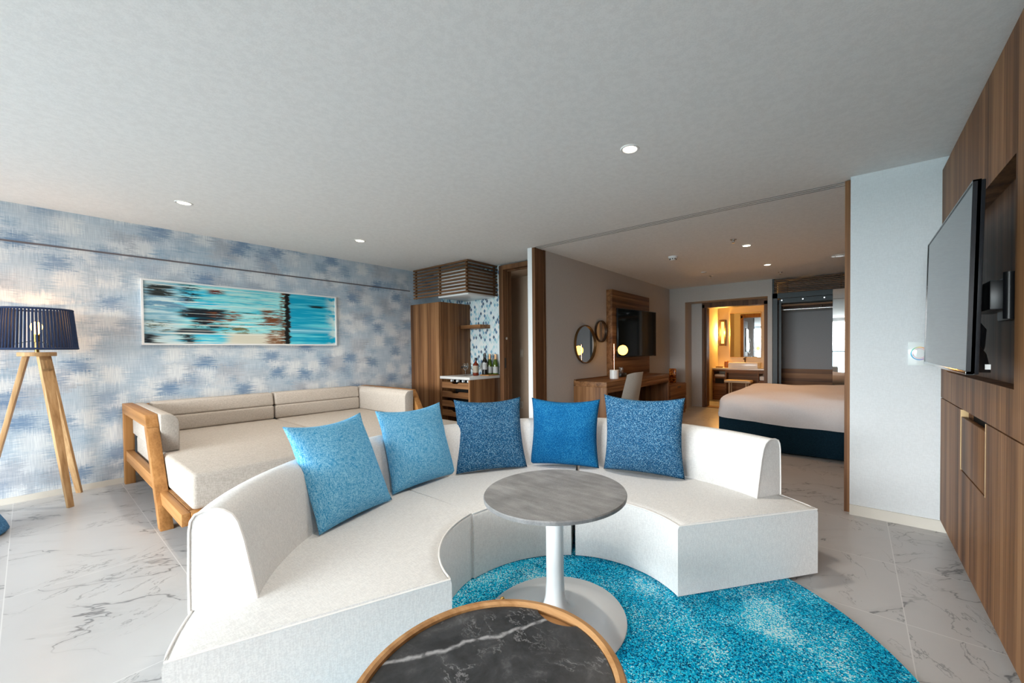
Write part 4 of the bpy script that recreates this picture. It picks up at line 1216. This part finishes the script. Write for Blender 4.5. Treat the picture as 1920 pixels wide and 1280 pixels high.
for sx in (-2.68, -2.31):
    for sy in (4.62, 5.04):
        MB().tube([(sx + (0.03 if sx > -2.5 else -0.03), sy, 0.0), (sx, sy, 0.42)], [0.012, 0.018], 10).build('leg', M['walnut'], r)
# bed
r = root('bed', 'wide bed with a white duvet over a dark navy base', 'bed', (-0.15, 6.25, 0))
mb = MB().box(-1.385, 0.02, 5.275, 7.25, 0.012, 0.46, 0.02).box(0.026, 1.05, 5.275, 7.25, 0.012, 0.46, 0.02)
mb.bm.verts.ensure_lookup_table()
mb.build('base', M['navy_base'], r)
mb = MB().box(-1.33, 1.05, 5.31, 7.22, 0.46, 0.635, 0.05, 3)
mb.build('mattress', M['duvet'], r)
def rrect(x0, x1, y0, y1, rad, n=36):
    out = []
    for cx_, cy_, a0 in ((x1 - rad, y1 - rad, 0), (x0 + rad, y1 - rad, 90), (x0 + rad, y0 + rad, 180), (x1 - rad, y0 + rad, 270)):
        for i in range(13):
            a = radians(a0 + 90 * i / 12)
            out.append((cx_ + rad * cos(a), cy_ + rad * sin(a)))
    res = []
    M_ = len(out)
    for i in range(M_):
        p, q = out[i], out[(i + 1) % M_]
        d = hypot(q[0] - p[0], q[1] - p[1])
        k = max(1, int(d / 0.05))
        for j in range(k):
            res.append(lerp2(p, q, j / k))
    return res
base_ = rrect(-1.395, 1.08, 5.225, 7.30, 0.14)
cxm, cym = -0.157, 6.262
rings_ = []
lv = [(0.0, 0.0), (0.04, 0.006), (0.09, 0.004), (0.14, 0.0), (0.19, -0.008), (0.23, -0.022), (0.262, -0.045), (0.288, -0.075), (0.308, -0.11), (0.325, -0.155), (0.340, -0.22), (0.352, -0.30), (0.358, -0.40), (0.36, -0.50), (0.362, -0.62), (0.362, -0.78), (0.362, -0.94)]
for dz, ins in lv:
    ring_ = []
    for (x, y) in base_:
        hem = 0.335 + 0.05 * max(0, min(1, (-0.6 - x) / 0.8)) if y < 6.2 else 0.40
        if x < -1.30 and y > 5.33:
            hem = 0.44
        top = 0.70
        z = hem + (top - hem) * (dz / 0.36)
        sx = (abs(x - cxm) + ins * 1.0) / abs(x - cxm) if abs(x - cxm) > 0.02 else 1
        sy = (abs(y - cym) + ins * 1.0) / abs(y - cym) if abs(y - cym) > 0.02 else 1
        X_, Y_ = cxm + (x - cxm) * max(0.02, sx), cym + (y - cym) * max(0.02, sy)
        w = mnoise.noise(Vector((X_ * 2.0 + z * 5.0, Y_ * 2.0, z * 2.0)))
        w2 = mnoise.noise(Vector((X_ * 6.0 + z * 10.0, Y_ * 3.0, z * 4.0 + 5)))
        if dz < 0.30:
            w3 = mnoise.noise(Vector(((X_ + z * 1.6) * 9.0, 1.0, (z * 3.0 - X_) * 1.5)))
            Y_ += (0.026 * w + 0.012 * w2 + 0.014 * w3) * (1 if y < 6.2 else -1)
            X_ += 0.012 * w
        else:
            z += 0.022 * w + 0.009 * w2
        ring_.append((X_, Y_, z))
    rings_.append(ring_)
mb = MB().rings(rings_, False)
mb.bm.verts.ensure_lookup_table()
nn = len(base_)
mb.bm.faces.new([mb.bm.verts[(len(lv) - 1) * nn + i] for i in range(nn)])
mb.build('duvet', M['duvet'], r, angle=70)

# closet
r = root('open_closet', 'open closet in a dark slate frame with hanging rail and grey back panel', 'closet', (-0.2, 8.5, 0))
CLX0, CLX1 = -1.195, 1.2
mb = MB().box(CLX0, CLX0 + 0.075, 8.20, 8.27, 0.0, 2.24).box(CLX0 + 0.085, CLX0 + 0.125, 8.29, 8.36, 0.0, 2.13).box(CLX0, CLX1, 8.20, 8.27, 2.15, 2.24).box(CLX0 + 0.125, CLX1, 8.29, 8.34, 2.065, 2.15)
mb.build('frame', M['dark_metal'], r, smooth=False)
MB().box(CLX0 + 0.02, CLX1, 8.87, 8.898, 0.84, 2.14).build('back_panel', M['closet_back'], r, smooth=False)
MB().box(CLX0 + 0.02, CLX1, 8.85, 8.898, 0.0, 0.84).build('lower_panel', M['walnut_x'], r, smooth=False)
MB().box(CLX0 + 0.02, CLX0 + 0.05, 8.36, 8.87, 0.0, 2.14).build('side_panel', M['walnut_dark_z'], r, smooth=False)
MB().box(CLX0 + 0.05, CLX1, 8.37, 8.87, 2.015, 2.045).build('shelf', M['walnut_x'], r, smooth=False)
mb = MB().tube([(CLX0 + 0.12, 8.45, 1.955), (CLX1, 8.45, 1.955)], 0.014, 12).tube([(-0.46, 8.45, 1.955), (-0.46, 8.45, 2.015)], 0.012, 8).tube([(CLX0 + 0.13, 8.45, 1.955), (CLX0 + 0.13, 8.45, 2.015)], 0.012, 8)
mb.build('hanging_rail', M['chrome'], r)
mb = MB()
for k in range(8):
    z0 = 2.246 + k * 0.0315
    mb.box(CLX0 + 0.02, CLX1, 8.205, 8.225, z0, z0 + 0.020)
for x in (CLX0 + 0.03, -0.97, -0.18, 0.6):
    mb.box(x, x + 0.02, 8.226, 8.245, 2.24, HC - 0.01)
mb.build('top_slats', M['walnut_dark'], r, smooth=False)
MB().box(CLX0 + 0.0, CLX0 + 0.02, 8.20, 8.25, 2.24, HC).build('edge_post', M['dark_metal'], r, smooth=False)
for x in (-1.06, -0.73, -0.41):
    MB().lathe_axis([(0.001, 0.003), (0.009, 0.002), (0.010, 0.0)], (x, 8.289, 2.118), (0, -1, 0), 12, cap=False).build('led_spot', M['glow_led'], r)
r = root('mirror_door', 'sliding mirrored closet door reflecting the bright window, beside the wooden post', 'mirror door', (0.2, 8.18, 0))
MB().box(-0.285, 0.75, 8.172, 8.192, 0.012, 2.235).build('mirror_panel', M['mirror'], r, smooth=False)

# ================================================================== BATHROOM
r = root('vanity_unit', 'bathroom vanity with pale counter over dark walnut shelves', 'vanity', (-1.98, 10.2, 0))
MB().box(-2.755, -1.2, 9.95, 10.495, 0.735, 0.772, 0.003).build('worktop', M['counter'], r)
mb = MB().box(-2.755, -2.735, 9.97, 10.495, 0, 0.735).box(-2.46, -2.44, 9.97, 10.495, 0, 0.735).box(-2.735, -2.46, 10.0, 10.495, 0.0, 0.56).box(-2.735, -2.46, 10.0, 10.495, 0.695, 0.735)
mb.build('left_cabinet', M['walnut_x'], r, smooth=False)
MB().box(-2.70, -2.50, 9.996, 10.0, 0.40, 0.52).build('drawer_slot', M['black_matte'], r, smooth=False)
MB().box(-2.44, -1.76, 10.2, 10.23, 0.0, 0.735).build('modesty_panel', M['walnut_x'], r, smooth=False)
MB().box(-2.44, -1.2, 9.99, 10.01, 0.66, 0.735).build('apron', M['walnut_x'], r, smooth=False)
mb = MB().box(-1.76, -1.74, 9.97, 10.495, 0, 0.735).box(-1.74, -1.2, 10.0, 10.495, 0.0, 0.50)
mb.build('right_cabinet', M['walnut_x'], r, smooth=False)
o = MB().box(-2.72, -2.48, 10.0, 10.25, 0.5605, 0.62, 0.02, 3).build('folded_towel', M['towel'], None)
tag(o, 'folded white towel in the left shelf of the vanity', 'towel', 'vanity towels')
o = MB().box(-1.73, -1.45, 10.01, 10.25, 0.5005, 0.60, 0.02, 3).build('folded_towel', M['towel'], None)
tag(o, 'folded white towel in the right shelf of the vanity', 'towel', 'vanity towels')
r = root('wash_basin', 'rectangular white basin standing on the vanity counter', 'basin', (-2.1, 10.2, 0.7725))
mb = MB().box(-2.41, -1.77, 10.03, 10.06, 0.7725, 0.90, 0.006).box(-2.41, -1.77, 10.36, 10.39, 0.7725, 0.90, 0.006).box(-2.41, -2.38, 10.06, 10.36, 0.7725, 0.90).box(-1.80, -1.77, 10.06, 10.36, 0.7725, 0.90).box(-2.38, -1.80, 10.06, 10.36, 0.7725, 0.80)
mb.build('bowl', M['ceramic'], r)
r = root('basin_faucet', 'dark bronze faucet behind the white basin', 'faucet', (-2.12, 10.43, 0.7725))
MB().tube([(-2.12, 10.43, 0.7725), (-2.12, 10.43, 0.985), (-2.12, 10.40, 1.0), (-2.12, 10.30, 0.985)], 0.017, 12).build('spout', M['bronze'], r)
MB().tube([(-2.12, 10.43, 0.99), (-2.09, 10.43, 1.03)], 0.008, 8).build('lever', M['bronze'], r)
o = MB().lathe([(0.001, 0), (0.045, 0), (0.05, 0.01), (0.055, 0.09), (0.045, 0.15), (0.02, 0.17), (0.001, 0.172)], (-2.50, 10.25, 0.7725), 24, cap=False).build('amenity_jar', plain('terracotta_jar', (0.30, 0.11, 0.03, 1), 0.4), None)
tag(o, 'brown rounded jar on the vanity left of the basin', 'jar')
o = MB().box(-2.72, -2.58, 10.12, 10.25, 0.7725, 0.80, 0.006).build('soap_tray', plain('dark_wood_tray', (0.10, 0.04, 0.015, 1), 0.5), None)
tag(o, 'small dark tray at the left end of the vanity counter', 'tray')
r = root('vanity_stool', 'cream cushioned stool tucked at the vanity', 'stool', (-2.12, 9.75, 0))
MB().box(-2.40, -1.84, 9.6, 9.93, 0.455, 0.515, 0.02, 3).build('seat', M['tan'], r)
for sx in (-2.30, -1.94):
    for sy in (9.66, 9.87):
        MB().tube([(sx, sy, 0.0), (sx, sy, 0.46)], 0.014, 8).build('leg', M['tan'], r)
r = root('bathroom_mirror', 'tall rectangular mirror over the basin', 'mirror', (-2.12, 10.49, 1.03))
mb = MB().box(-2.475, -1.765, 10.465, 10.499, 1.02, 2.115, 0.002)
mb.build('frame', M['pale_brass'], r)
MB().box(-2.465, -1.775, 10.460, 10.4655, 1.03, 2.105).build('mirror_glass', M['mirror'], r, smooth=False)
r = root('wall_sconce', 'lit amber wall sconce in a dark frame left of the bathroom mirror', 'wall lamp', (-2.64, 10.47, 1.31))
mb = MB().box(-2.715, -2.565, 10.48, 10.498, 1.31, 1.96).box(-2.715, -2.68, 10.42, 10.48, 1.31, 1.96).box(-2.60, -2.565, 10.42, 10.48, 1.31, 1.96).box(-2.68, -2.60, 10.42, 10.48, 1.31, 1.36).box(-2.68, -2.60, 10.42, 10.48, 1.91, 1.96)
mb.build('frame', M['bronze'], r, smooth=False)
MB().lathe([(0.034, 0), (0.034, 0.54)], (-2.64, 10.45, 1.365), 20).build('lamp_tube', M['glow_sconce'], r)
lamp('sconce_light', 'POINT', (-2.64, 10.37, 1.64), 70, (1.0, 0.48, 0.10), r, 0.05)
